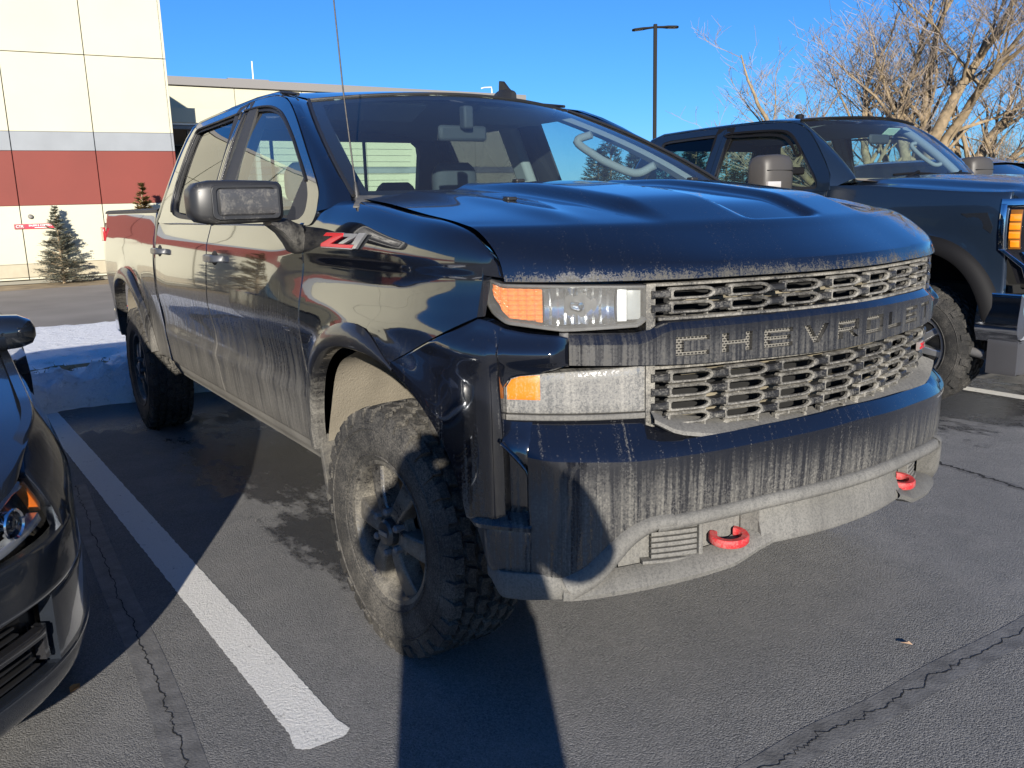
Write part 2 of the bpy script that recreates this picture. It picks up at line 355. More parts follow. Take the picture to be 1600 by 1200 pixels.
# tufts of dead grass on the island where the snow has gone
R = random.Random(4); V = []; F = []
for k in range(5200):
    x = R.uniform(-9, 5); y = R.choice((R.gauss(5.95, .22), R.uniform(6.2, 9.6)))
    if y > 6.25 and snowsheet(x, y)[1] > .075: continue
    h = R.uniform(.02, .05); a = R.uniform(0, 6.28); q = R.uniform(-.03, .03); z = .05; o = len(V); c, s = math.cos(a)*.007, math.sin(a)*.007
    V += [(x-c, y-s, z), (x+c, y+s, z), (x+q, y+q*.7, z+h)]; F.append((o, o+1, o+2))
tag(mk('dead_grass', V, F, mat('straw', (.17,.14,.06), .9, var=.4, vscale=3), None, 0), 'dead yellow grass showing between the snow patches', 'grass', kind='stuff')

# ------------------------------------------------------------------ building
CREAM = mat('cream_panel', (.47,.45,.34), .75, var=.05, vscale=.6, bump=.08, bscale=40); REDP = mat('red_panel', (.165,.028,.018), .7, var=.07, vscale=.8)
GREYP = mat('grey_panel', (.21,.225,.24), .6, var=.10, vscale=1.5); TANP = mat('tan_panel', (.36,.32,.23), .8, var=.06); DARKJ = mat('joint', (.20,.19,.155), .9); CAP = mat('parapet_cap', (.20,.19,.18), .5)
bl = empty('warehouse_building', (2.79, 18.72, 0), 'tall cream precast building with red and grey bands behind the road', 'building', rz=-.0731)
def loc(e): 
    M_ = WM(e); return lambda x, y, z: M_ @ Vector((x, y, z))
LB = loc(bl)
def lbox(name, e, x0, x1, y0, y1, z0, z1, m, parent=None, bev=.006):
    V, F = box_vf(((x0+x1)/2, (y0+y1)/2, (z0+z1)/2), (x1-x0, y1-y0, z1-z0)); Q = loc(e); return mk(name, [Q(*v) for v in V], F, m, parent or e, 30, bev=bev)
lbox('wall_core', bl, -46, -.02, .10, 14, 0, 6.4, DARKJ)
BANDS = [(.10,.14,CREAM,'base_trim'),(.15,.43,TANP,'base_panel'),(.435,1.655,CREAM,'lower_panel'),(1.66,2.79,REDP,'red_panel'),(2.795,3.185,GREYP,'grey_panel'),(3.19,4.77,CREAM,'upper_panel'),(4.785,6.4,CREAM,'upper_panel')]
cols = [-.0,-1.60,-3.20,-4.82,-6.44,-8.06]
for i in range(len(cols)-1):
    for z0, z1, m, nm in BANDS: lbox(nm, bl, cols[i+1]+.008, cols[i]-.008 if i else 0, 0, .12, z0, z1, m)
for z0, z1, m, nm in BANDS:
    for k in range(8): lbox(nm, bl, -46+k*4.74+.01, -46+(k+1)*4.74-.01, 0, .12, z0, z1, m)
for z0, z1, m, nm in BANDS: lbox(nm, bl, -.03, .04, .0, 14, z0, z1, m)
lbox('roof_cap', bl, -46.1, .1, -.05, 14.1, 6.4, 6.52, CAP)
# sign and wall fitting
sg = empty('wall_sign', LB(-2.95, -.02, 1.225), 'small red sign with white lettering on the cream wall by the spruce', 'sign', rz=-.0731)
SR = mat('sign_red', (.55,.02,.05), .5); SW = mat('sign_white', (.82,.8,.78), .5)
lbox('backing', sg, -.40, .40, -.012, .012, -.052, .052, SR); lbox('logo_panel', sg, -.395, -.20, -.016, -.012, -.046, .046, mat('sign_dark', (.25,.05,.06), .5), bev=0)
def text(name, s, size, M4, m, parent, ext=.001, shear=0, bold=0):
    cu = bpy.data.curves.new(name, 'FONT'); cu.body = s; cu.size = size; cu.extrude = ext; cu.align_x = 'CENTER'; cu.align_y = 'CENTER'; cu.shear = shear; cu.offset = bold
    t = bpy.data.objects.new(name, cu); COL.objects.link(t); dg = bpy.context.evaluated_depsgraph_get(); me = bpy.data.meshes.new_from_object(t.evaluated_get(dg))
    bpy.data.objects.remove(t); me.transform(M4); me.materials.append(m); o = bpy.data.objects.new(name, me); COL.objects.link(o); return attach(o, parent)
RXZ = Matrix.Rotation(rad(90), 4, 'X')
text('sign_text', 'CTR', .075, WM(sg) @ Matrix.Translation((-.298, -.018, 0)) @ RXZ, SW, sg)
text('sign_text', 'SALEM & COMPAN', .052, WM(sg) @ Matrix.Translation((.09, -.016, .016)) @ RXZ, SW, sg, bold=.0008)
lbox('text_bar', sg, -.02, .24, -.014, -.012, -.034, -.022, SW, bev=0)
vt = empty('wall_vent', LB(-3.02, -.03, 1.43), 'small round grey fitting on the cream wall above the sign', 'vent')
V, F = lathe_vf([(-.05,.001),(-.045,.03),(-.02,.045),(.03,.05)], 20, 'y'); mk('dome', [Vector(v)+vt.location for v in V], F, CAP, vt); box('hood', vt.location+Vector((0,-.05,.02)), (.05,.03,.012), DARKJ, vt)
# lower wing further back with a dark parapet
wg = empty('low_wing_building', (5.2, 30, 0), 'lower cream wing with a dark roof edge behind the parked trucks', 'building')
lbox('wall_core', wg, -.02, 15.0, .12, 9, 0, 5.85, DARKJ)
for k in range(6):
    x0, x1 = k*2.5, (k+1)*2.5
    for z0, z1, m, nm in [(.1,2.74,CREAM,'lower_panel'),(2.75,2.99,GREYP,'grey_panel'),(3.0,5.72,CREAM,'upper_panel')]: lbox(nm, wg, x0+.012, x1-.012, 0, .14, z0, z1, m)
lbox('roof_edge', wg, -.1, 15.1, -.12, 9, 5.74, 6.02, CAP); lbox('end_wall', wg, 15.0, 15.05, 0, 9, .1, 5.74, CREAM)
V, F = tube_vf([(19.0,30.6,5.9),(19.0,30.6,6.25),(18.95,30.55,6.36),(18.5,30.4,6.30),(18.3,30.3,6.25)], .03); mk('ladder_hoop', V, F, mat('white_metal', (.75,.75,.72), .4), wg, 50)
V, F = tube_vf([(8.55,30.4,5.9),(8.55,30.4,6.75)], .025); mk('roof_mast', V, F, mat('white_metal'), wg, 50); lbox('roof_unit', wg, 2.4, 3.9, .3, 1.5, 6.02, 6.12, CAP)
cn = empty('entrance_canopy', (3.2, 20.6, 0), 'white entrance canopy with a dark underside between the two building blocks', 'canopy')
lbox('canopy_roof', cn, -.3, 2.6, 0, 6, 3.55, 3.85, mat('canopy_white', (.8,.8,.76), .6)); lbox('soffit', cn, -.28, 2.58, .02, 5.98, 3.45, 3.54, CAP); lbox('fascia', cn, -.3, 2.6, -.06, -.005, 3.6, 3.95, CREAM)
lbox('post', cn, .5, .62, .4, .52, 0, 3.45, GREYP); lbox('post', cn, 2.2, 2.32, .4, .52, 0, 3.45, GREYP); lbox('side_glazing', cn, -.2, 2.5, 5.0, 5.1, 0, 3.4, mat('dark_glazing', (.02,.03,.045), .1))

# ------------------------------------------------------------------ light poles
POLE = mat('pole_bronze', (.008,.007,.006), .7, spec=.2)
def light_pole(loc_, h, rz, label):
    e = empty('light_pole', loc_, label, 'street lamp', rz=rz); Q = loc(e)
    mk('pole', *(lambda v: ([Q(*q) for q in v[0]], v[1]))(box_vf((0,0,h/2+.25), (.115,.115,h-.5))), POLE, e, 30, bev=.012)
    V, F = lathe_vf([(0,.28),(.45,.28),(.5,.25),(.5,.0)], 24, 'z'); mk('footing', [Q(*v) for v in V], F, mat('concrete', (.42,.41,.38), .9, var=.1), e)
    for s in (-1, 1):
        pts = [(.06,-.05),(.25,-.07),(.40,-.14),(.68,-.14),(.76,-.06),(.76,.06),(.68,.14),(.40,.14),(.25,.07),(.06,.05)]
        V = [Q(s*a, b_, h-.12-.10*a*(1.0 if s<0 else .25)+dz) for dz in (0, .055) for a, b_ in pts]; n = len(pts)
        hd = mk('lamp_head', V, [tuple(range(n)), tuple(range(n, 2*n))]+[(k, (k+1)%n, n+(k+1)%n, n+k) for k in range(n)], POLE, e, 30, bev=.006)
        V = [Q(s*a, b_, h-.126-.10*a*(1.0 if s<0 else .25)) for a, b_ in ((.40,-.11),(.68,-.11),(.68,.11),(.40,.11))]; mk('lens', V, [(0,1,2,3)], mat('lamp_lens', (.5,.5,.45), .3), hd, 0)
    return e
light_pole((18.67, 20, 0), 7.05, rad(-33), 'dark double-headed parking lot light pole standing in front of open sky')

# ------------------------------------------------------------------ vegetation
BARK = mat('bark', (.22,.165,.10), .9, bump=.8, bscale=20, var=.35, vscale=6); TWIG = mat('twig', (.24,.195,.155), .85, var=.3, vscale=1.5)
def bare_tree(loc_, label, stems, seed, scale=1.0):
    """many-stemmed leafless tree: limbs arch up and out and carry upright shoots and a haze of twigs"""
    R = random.Random(seed); e = empty('bare_tree', loc_, label, 'tree'); big = []; small = []; base = Vector(loc_)
    def limb(p, d, L, r, depth, up):
        n = max(3, int(L/.45)) if depth < 3 else 3; path = [p]; q = p; dd = d
        for i in range(n):
            dd = (dd + Vector((R.gauss(0,.13), R.gauss(0,.13), R.gauss(up,.10)))).normalized(); q = q + dd*(L/n); path.append(q)
        r1 = max(r*.10, .005); rr = [r + (r1-r)*(i/n)**.8 for i in range(n+1)]
        (big if r > .035 else small).append(tube_vf(path, rr, 8 if r > .1 else (6 if r > .035 else 3), False))
        if depth >= 4: return
        k = int(L*(1.5, 2.0, 2.5, 2.6)[depth]) + 1
        for j in range(k):
            f = R.uniform(.18 if depth else .22, 1.0); i = min(n-1, int(f*n)); pp_ = path[i] + (path[i+1]-path[i])*(f*n-i); a = R.uniform(0, 6.283)
            ax = Vector((math.cos(a), math.sin(a), 0)); t = (path[i+1]-path[i]).normalized()
            nd = (t*R.uniform(.5,1.0) + ax*R.uniform(.55,1.2) + Vector((0,0,R.uniform(-.05,.5)))).normalized(); rj = rr[i]*R.uniform(.35,.62)
            limb(pp_, nd, L*R.uniform(.30,.58)*(1.15-.45*f) if depth < 3 else R.uniform(.25,.75), max(rj, .0065), depth+1, .05)
    for (dx, dy, dz, L, r) in stems: limb(base + Vector((dx*.22, dy*.22, 0)), Vector((dx, dy, dz)).normalized(), L*scale, r*scale*1.3, 0, .045)
    V, F = merge(big); mk('trunk', V, F, BARK, e, 60, recalc=False); V, F = merge(small); mk('crown', V, F, TWIG, e, 0, recalc=False); print('twigs', len(small)); return e
_rt = Vector((.836, -.549, 0)); _fw = Vector((.549, .836, 0))
def st(a, b_, up, L, r): v = _rt*a + _fw*b_; return (v.x, v.y, up, L, r)
bare_tree((26.9, 15.2, 0), 'large bare many-stemmed tree with pale bark rising behind the grey pickup', [st(-1.7,.1,.72,9.2,.19), st(-1.15,-.3,1.05,8.6,.18), st(-.62,-.2,1.6,8.4,.22), st(-.22,.3,2.2,8.6,.26), st(.1,-.3,2.4,8.8,.28), st(.45,.2,1.9,8.4,.24), st(.85,-.1,1.3,8.2,.24), st(1.6,.2,.60,8.6,.25), st(1.9,-.2,1.0,8.4,.20), st(-.9,.4,1.5,7.8,.15)], 11)
def needles(parts, p, d, L, w, R, n, droop=.15):
    """a flat spray of needles along a twig"""
    s = d.cross(Vector((0,0,1))).normalized(); V = []; F = []
    for k in range(n):
        f = (k+.5)/n; c = p + d*(L*f) + Vector((0,0,-droop*L*f*f))
        for sg_ in (-1, 1):
            a = (d*R.uniform(.4,.9) + s*sg_*R.uniform(.6,1.1) + Vector((0,0,R.uniform(-.25,.45)))).normalized(); q = a.cross(Vector((0,0,1))).normalized()*w*.16
            o = len(V); l = w*(1.15-.75*f)*R.uniform(.7,1.2); V += [c-q, c+q, c+a*l]; F.append((o, o+1, o+2))
    parts.append((V, F))
def spruce(loc_, h, wd, label, m, seed, group=None, dens=1.0, name='spruce_tree'):
    R = random.Random(seed); e = empty(name, loc_, label, 'tree', group); base = Vector(loc_); parts = []; wood = [tube_vf([base, base+Vector((0,0,h*.5)), base+Vector((0,0,h))], [h*.022, h*.014, h*.003], 6)]
    z = h*.04
    while z < h*.985:
        f = z/h; L0 = wd*(1-f)**.85*(1 if f > .08 else .8)+.03*h*(1-f)
        for k in range(int(R.choice((7, 8, 9))*dens) if f < .8 else 5):
            a = R.uniform(0, 6.283); L = L0*R.uniform(.62, 1.12); d = Vector((math.cos(a), math.sin(a), R.uniform(-.08, .32) + .35*f)).normalized(); p = base + Vector((0,0,z+R.uniform(-.012,.012)*h))
            wood.append(tube_vf([p, p+d*L], [h*.0045, h*.0015], 3, False)); needles(parts, p + d*L*.12, d, L*.95, .10*h*.55, R, 9)
            for j in range(4):
                g = R.uniform(.3, .92); sd = (d + d.cross(Vector((0,0,1)))*R.choice((-1,1))*R.uniform(.6,1)).normalized(); needles(parts, p + d*(L*g), sd, L*.42*(1.2-g), .05*h, R, 5)
        z += h*R.uniform(.03, .05)
    V, F = merge(wood); mk('trunk', V, F, BARK, e, 60, recalc=False); V, F = merge(parts); mk('crown', V, F, m, e, 0, recalc=False); return e
BLUE_SPR = mat('blue_spruce_needles', (.26,.27,.21), .85, var=.35, vscale=9); BRN_SPR = mat('brown_spruce_needles', (.22,.15,.045), .85, var=.35, vscale=9); EVG = mat('evergreen_needles', (.075,.085,.032), .9, var=.45, vscale=1.2)
spruce((.215, 18.55, 0), 1.64, .60, 'small blue-green spruce growing in front of the cream wall', BLUE_SPR, 3, dens=1.3)
spruce((1.86, 17.9, 0), 2.08, .62, 'brownish young spruce behind the pickup bed against the red band', BRN_SPR, 5, dens=1.2)
# spruces on the verge further along, seen in the flank of the truck
for k, (x, y, h, w_) in enumerate([(-6.5,18.3,2.3,.9),(-10.5,18.2,2.6,1.0)]): spruce((x, y, 0), h, w_, ['olive young spruce on the verge left of the small blue-green spruce','taller olive spruce on the verge at the far end of the wall'][k], BRN_SPR if k == 0 else EVG, 20+k)
def evergreen(loc_, h, wd, label, seed, group):
    R = random.Random(seed); e = empty('evergreen_tree', loc_, label, 'tree', group); base = Vector(loc_); parts = []; wood = [tube_vf([base, base+Vector((0,0,h))], [.12,.02], 6)]
    for k in range(420):
        f = R.random()**1.3; a = R.uniform(0, 6.283); L = wd*(1-f)**.7*R.uniform(.45,1.08)+.12; d = Vector((math.cos(a), math.sin(a), R.uniform(-.1,.6))).normalized(); p = base+Vector((0,0,.15+f*(h-.2)))
        if k % 5 == 0: wood.append(tube_vf([p, p+d*L], [.03,.008], 3, False))
        for g in (.55,.8,1.0): needles(parts, p+d*L*g*.8, (d+Vector((R.gauss(0,.4),R.gauss(0,.4),R.gauss(.1,.4)))).normalized(), .42, .22, R, 6)
    V, F = merge(wood); mk('trunk', V, F, BARK, e, 60, recalc=False); V, F = merge(parts); mk('crown', V, F, EVG, e, 0, recalc=False); return e
R = random.Random(9)
for k in range(13): evergreen((33+k*1.9+R.uniform(-.5,.5), 41+R.uniform(-2,2), 0), R.uniform(4.3,5.6), R.uniform(1.5,2.0), 'dark evergreen in the row beyond the lot, seen through truck windows', 40+k, 'evergreens in a row beyond the lot')
def shrub(loc_, h, wd, label, seed, group=None):
    R = random.Random(seed); e = empty('evergreen_shrub', loc_, label, 'shrub', group); base = Vector(loc_); parts = []; wood = []
    for k in range(26):
        a = R.uniform(0, 6.283); d = Vector((math.cos(a)*R.uniform(.1,1)*wd/h, math.sin(a)*R.uniform(.1,1)*wd/h, 1)).normalized(); L = h*R.uniform(.7,1.08); wood.append(tube_vf([base, base+d*L], [.05, .012], 4, False))
        for j in range(34):
            g = R.uniform(.12, 1); p = base + d*L*g; b_ = Vector((R.gauss(0,1), R.gauss(0,1), R.gauss(.5,.6))).normalized(); needles(parts, p, b_, wd*.34*R.uniform(.5,1.2), .16, R, 7)
    V, F = merge(wood); mk('trunk', V, F, BARK, e, 60, recalc=False); V, F = merge(parts); mk('crown', V, F, mat('olive_needles', (.13,.12,.05), .9, var=.4, vscale=1.5), e, 0, recalc=False); return e
for k, (x, y, h, w_) in enumerate([(71,38,6.4,3.6),(76,39,6.9,3.8),(81,38,7.4,4.0),(86,39,7.6,4.0),(66,40,5.4,3.4)]): shrub((x, y, 0), h, w_, 'rounded olive evergreen shrub in the bank of shrubs behind the bare tree', 60+k, 'olive shrubs behind the bare tree')
# ------------------------------------------------------------------ wheels (axis x, outer face towards -x)
RUBC = dirty('tyre_rubber_dusty', (.020,.020,.020), .75, 0, 'all', .42, 4, 5, (.165,.152,.13), floor=.35, spec=.3, stk=.5, grain=1.2)
RUB = dirty('tyre_rubber', (.018,.018,.018), .75, 0, 'all', .34, 4, 5, (.15,.14,.125), floor=.2, spec=.3, stk=.5, grain=1.0)
RIMB = dirty('black_rim', (.010,.010,.012), .25, .6, 'all', .52, 4, 5, (.25,.23,.19), floor=.3, stk=.7)
LUG = dirty('lug_steel', (.12,.12,.125), .4, 0, 'all', .4, 4, 5, (.22,.2,.17), floor=.3)
ALLOY = mat('alloy_rim', (.55,.55,.55), .3, .9); DISC = mat('brake_disc', (.10,.095,.09), .6, .5)
def tyre_vf(R, W, rim, pitches, seed=1, lug=.012):
    h = W/2
    prof = [(h*.80, rim-.006), (h*.93, rim+.012), (h*.99, rim+(R-rim)*.30), (h*1.0, rim+(R-rim)*.50), (h*.985, rim+(R-rim)*.66), (h*.95, R-.045), (h*.90, R-.022), (h*.80, R-lug-.003), (h*.4, R-lug), (0, R-lug+.001)]
    prof = [(-a, r) for a, r in prof] + [(a, r) for a, r in prof[-2::-1]]
    parts = [lathe_vf(prof, 72)]
    for rr, a, wd in [(rim+.022,.965,.003),(rim+(R-rim)*.60,.995,.003)]:       # raised rings on the sidewall
        for s in (-1, 1): parts.append(lathe_vf([(s*h*a, rr-wd),(s*(h*a+.0035), rr),(s*h*a, rr+wd)], 72))
    Rn = random.Random(seed); da = 2*math.pi/pitches
    def blk(outline, r0, r1, ang, shr=.86):
        n = len(outline); cx = sum(p[0] for p in outline)/n; ca = sum(p[1] for p in outline)/n; V = []
        for r, k in ((r0, 1.0), (r1, shr)):
            for x, t in outline:
                xx = cx+(x-cx)*k; tt = ca+(t-ca)*k; rr = r - .018*(abs(xx)/h)**4; V.append((xx, rr*math.cos(ang+tt), rr*math.sin(ang+tt)))
        return V, [tuple(range(n))[::-1], tuple(range(n, 2*n))]+[(i, (i+1)%n, n+(i+1)%n, n+i) for i in range(n)]
    for k in range(pitches):
        a = k*da
        for s in (-1, 1):
            o = a + (da*.5 if s > 0 else 0)
            # centre zig-zag blocks
            z = [(.004*s, -.42*da), (h*.26*s, -.50*da), (h*.33*s, -.12*da), (h*.27*s, .34*da), (h*.05*s, .40*da), (.018*s, .05*da)]
            parts.append(blk(z, R-lug-.002, R, o))
            z = [(h*.37*s, -.30*da), (h*.60*s, -.44*da), (h*.66*s, -.05*da), (h*.61*s, .36*da), (h*.40*s, .46*da), (h*.44*s, .1*da)]
            parts.append(blk(z, R-lug-.002, R-.0005, o+da*.35))
            # shoulder lug running over onto the sidewall
            L = [(h*.72*s, -.36*da), (h*.93*s, -.30*da), (h*.93*s, .30*da), (h*.72*s, .38*da)]
            V, F = blk(L, R-lug-.004, R+.004, o+da*.8, .93); parts.append((V, F))
            ang = o+da*.8; ww = .26*da if k % 2 else .36*da; dn = .045 if k % 2 else .065
            V = []
            for x, r in ((h*.93*s, R-.008), (h*1.005*s, R-dn), (h*.96*s, R-dn-.004), (h*.88*s, R-.014)):
                for t in (-ww, ww): V.append((x, r*math.cos(ang+t), r*math.sin(ang+t)))
            parts.append((V, [(0,1,3,2),(2,3,5,4),(4,5,7,6),(6,7,1,0),(0,2,4,6),(1,7,5,3)]))
    return merge(parts)
def spoke_vf(ang, prof, dual=False):
    """prof: list of (r, half-width, x_front, x_back)"""
    V = []; ca, sa = math.cos(ang), math.sin(ang)
    for r, hw, xf, xb in prof:
        for t, x in ((-hw, xb), (-hw*.92, xf+.006), (-hw*.72, xf), (hw*.72, xf), (hw*.92, xf+.006), (hw, xb)):
            V.append((x, r*ca - t*sa, r*sa + t*ca))
    n = len(prof); F = grid_faces(n, 6) + [tuple(range(6)), tuple(range((n-1)*6, n*6))]; return V, F
def make_wheel(parent, loc_, rz, R, W, rim, nsp, m_rim, m_tyre, pitches, sp_prof, cap_m, seed=1, lugs=6, phase=0., lugc=.012):
    h = W/2; xo = -h*.82
    bar = [(xo, rim+.010), (xo-.006, rim+.004), (xo-.004, rim-.010), (xo+.012, rim-.020), (xo+.05, rim-.026), (xo+.16, rim-.03), (h*.8, rim-.012), (h*.85, rim+.01)]
    wv = mk('wheel', *lathe_vf(bar, 64), m_rim, None, 40)
    wv.location = loc_; wv.rotation_euler = (0, 0, rz); attach(wv, parent)
    def sub(o): o.parent = wv; return o
    sub(mk('tyre', *tyre_vf(R, W, rim, pitches, seed, lugc), m_tyre, None, 40, recalc=False))
    for k in range(nsp):
        sub(mk('spoke', *spoke_vf(phase+2*math.pi*k/nsp, sp_prof), m_rim, None, 30, bev=.003))
    sub(mk('hub', *lathe_vf([(xo+.045,.095),(xo+.02,.09),(xo+.012,.07),(xo+.012,.0)], 36), m_rim))
    sub(mk('hub_cap', *lathe_vf([(xo+.02,.045),(xo-.010,.043),(xo-.018,.036),(xo-.020,.0)], 32), cap_m))
    for k in range(lugs):
        a = phase+2*math.pi*(k+.5)/lugs; V, F = lathe_vf([(xo+.02,.0125),(xo-.012,.0125),(xo-.018,.008),(xo-.018,.0)], 6, 'x', (0, .070*math.cos(a), .070*math.sin(a))); sub(mk('lug_nut', V, F, LUG, None, 25))
    sub(mk('brake_disc', *lathe_vf([(xo+.10,.04),(xo+.10,.165),(xo+.13,.165),(xo+.13,.04)], 40), DISC))
    return wv
def copy_wheel(wv, parent, loc_, rz):
    c = wv.copy(); COL.objects.link(c); c.parent = None; c.location = loc_; c.rotation_euler = (0, 0, rz); attach(c, parent)
    for ch in wv.children: q = ch.copy(); COL.objects.link(q); q.parent = c
    return c
# ================================================================== the black pickup (front axle at y = 0, nose towards -y, near flank at -x)
TK = empty('pickup_truck', (0, 1.9, 0), 'black crew-cab pickup streaked with road salt, red tow hooks and fender badge', 'pickup truck')
BLK = (.0045,.0055,.009)
PAINTT = dirty('black_paint', BLK, .09, 1., 'all', 0., 4, 5, floor=-.6, flecks=.10)
HOODP = dirty('black_paint_hood', BLK, .09, 1., 'front', .50, 1.225, 1.266, floor=-.6, flecks=.2, grain=1.3, stk=.5, dcol=(.12,.115,.10))
SIDEP = dirty('black_paint_side', BLK, .08, 1., 'side', .80, .55, 1.20, floor=-.3, flecks=.06, haze=.85, dcol=(.165,.156,.138))
FENDP = dirty('black_paint_fender', BLK, .08, 1., 'side', .62, .60, 1.10, floor=-.3, flecks=.04, haze=.55, dcol=(.165,.156,.138))
BUMPP = dirty('black_paint_bumper', BLK, .12, 1., 'front', .50, .66, .80, floor=-.15, stk=1.5, grain=1.3, haze=.52, dcol=(.17,.163,.147))
BARP = dirty('bar_paint', BLK, .12, .9, 'front', .34, 1.02, 1.13, floor=-.1, haze=.4, dcol=(.15,.144,.13))
WINGP = dirty('wing_paint', BLK, .10, 1., 'front', .36, .50, 1.05, floor=-.2)
ARCHP = dirty('arch_trim', (.010,.010,.011), .35, .4, 'side', .62, .55, 1.15, floor=.10)
BLKPL = mat('black_plastic', (.014,.014,.015), .5, bump=.15, bscale=500)
MIRP = dirty('mirror_plastic', (.020,.020,.021), .40, 0, 'all', .55, 1.33, 1.45, floor=.12)
GRILP = dirty('grille_plastic', (.016,.016,.017), .45, 0, 'all', .60, 4, 5, (.30,.285,.25), floor=.3, grain=1.1)
VALP = dirty('valance_plastic', (.05,.05,.05), .6, 0, 'front', .78, 4, 5, (.17,.165,.152), floor=.3, grain=1.2, stk=.55, st2w=.25)
GRILK = dirty('grille_dark', (.014,.014,.015), .4, 0, 'all', .30, 4, 5, (.22,.21,.185), floor=.2, grain=1.2)
LINER = mat('liner_dirt', (.17,.15,.115), .95, bump=.9, bscale=160, var=.14, vscale=9)
VOID = mat('engine_bay', (.004,.004,.004), .9); RUBT = mat('window_rubber', (.012,.012,.013), .5); TRIMB = mat('pillar_black', (.022,.022,.024), .55)
CHROME = mat('chrome', (.75,.76,.78), .08, 1.); SILV = mat('badge_silver', (.70,.72,.75), .28, .85); REDM = mat('badge_red', (.55,.006,.015), .25, coat=.6); REDH = dirty('hook_red', (.42,.016,.020), .55, 0, 'all', .34, 4, 5, (.32,.20,.18), floor=.2, grain=1.2)
WSG = glass('windshield_glass', (.80,.93,.92), film=.022); SDG = glass('side_glass', (.66,.80,.80), film=.02); TNG = glass('tinted_glass', (.13,.14,.15))
AMBER = mat('amber_lens', (.85,.20,.006), .25, coat=.8, bump=.5, bscale=90); INTD = mat('interior_dark', (.022,.026,.030), .75); INTG = mat('interior_grey', (.17,.185,.19), .7); SEATM = mat('seat_cloth', (.030,.036,.044), .85, bump=.2)

# plan line of the nose, half; t is the distance along it from the middle
PC = [(0,-.935),(.1,-.931),(.2,-.918),(.31,-.896),(.45,-.864),(.56,-.828),(.68,-.771),(.78,-.706),(.87,-.626),(.935,-.54),(.975,-.43),(.995,-.3),(1.0,-.15),(1.0,.1),(1.0,.4)]
_q = cr([(-PC[1][0], PC[1][1])] + PC, 24)[24:]
_T = np.gradient(_q, axis=0); _T /= np.linalg.norm(_T, axis=1)[:, None]; _N = np.stack([_T[:, 1], -_T[:, 0]], 1); _N[0] = (0, -1)
_S = np.concatenate([[0], np.cumsum(np.linalg.norm(np.diff(_q, axis=0), axis=1))])
def FM(t, z, d=0.):
    s = abs(t); g = math.copysign(1, t)
    x, y = np.interp(s, _S, _q[:, 0]), np.interp(s, _S, _q[:, 1]); nx, ny = np.interp(s, _S, _N[:, 0]), np.interp(s, _S, _N[:, 1])
    return (g*(x+nx*d), y+ny*d, z)
def Wn(y): return float(np.interp(y, _q[:, 1], _q[:, 0])) if y < .3 else 1.0
def t_of_y(y): return float(np.interp(y, _q[:, 1], _S))

_door = pchip([.46,.50,.55,.62,.70,.745,.76,.80,.86,.94,1.00,1.06,1.12,1.18,1.256,1.266,1.285,1.32,1.37,1.45], [.90,.945,.972,.988,.998,1.006,1.004,.994,.998,1.014,1.021,1.0192,1.0150,1.0092,1.000,.9985,.993,.981,.964,.940])
_fend = pchip([.46,.60,.75,.9,1.0,1.08,1.15,1.20,1.235,1.262,1.275], [.955,.985,1.0,1.018,1.026,1.021,1.003,.991,.987,.989,.989])
_bed = pchip([.46,.55,.7,.85,1.0,1.1,1.2,1.255,1.27,1.30,1.38,1.45], [.93,.965,.985,1.000,1.016,1.0155,1.008,1.000,.998,.991,.974,.955])
def arch_r(y, z, yc, hw=.505, z0=.40, top=1.0):
    dy = abs(y-yc)/hw; dz = max(z-z0, 0)/(top-z0); return (dy**2.5 + dz**2.5)**(1/2.5)
def S(y, z):
    wf = 1-sstep(.35, .95, y); wb = sstep(2.6, 3.1, y)
    x = _fend(z)*wf + (1-wf)*(_door(z)*(1-wb) + _bed(z)*wb)
    for yc, am in ((0.0, .022), (3.78, .030)):
        r = arch_r(y, z, yc); x += am*math.exp(-((r-1.0)/.13)**2) if r >= 1 else am
    return x + Wn(y) - 1.0
def SM(s): return lambda y, z, d=0.: (s*(S(y, z)+d), y, z)
def arch_z(y, yc, off=0., hw=.505, z0=.40, top=1.0):
    dy = abs(y-yc)/(hw+off)
    return z0 + (top+off-z0)*(max(0, 1-dy**2.5))**(1/2.5)

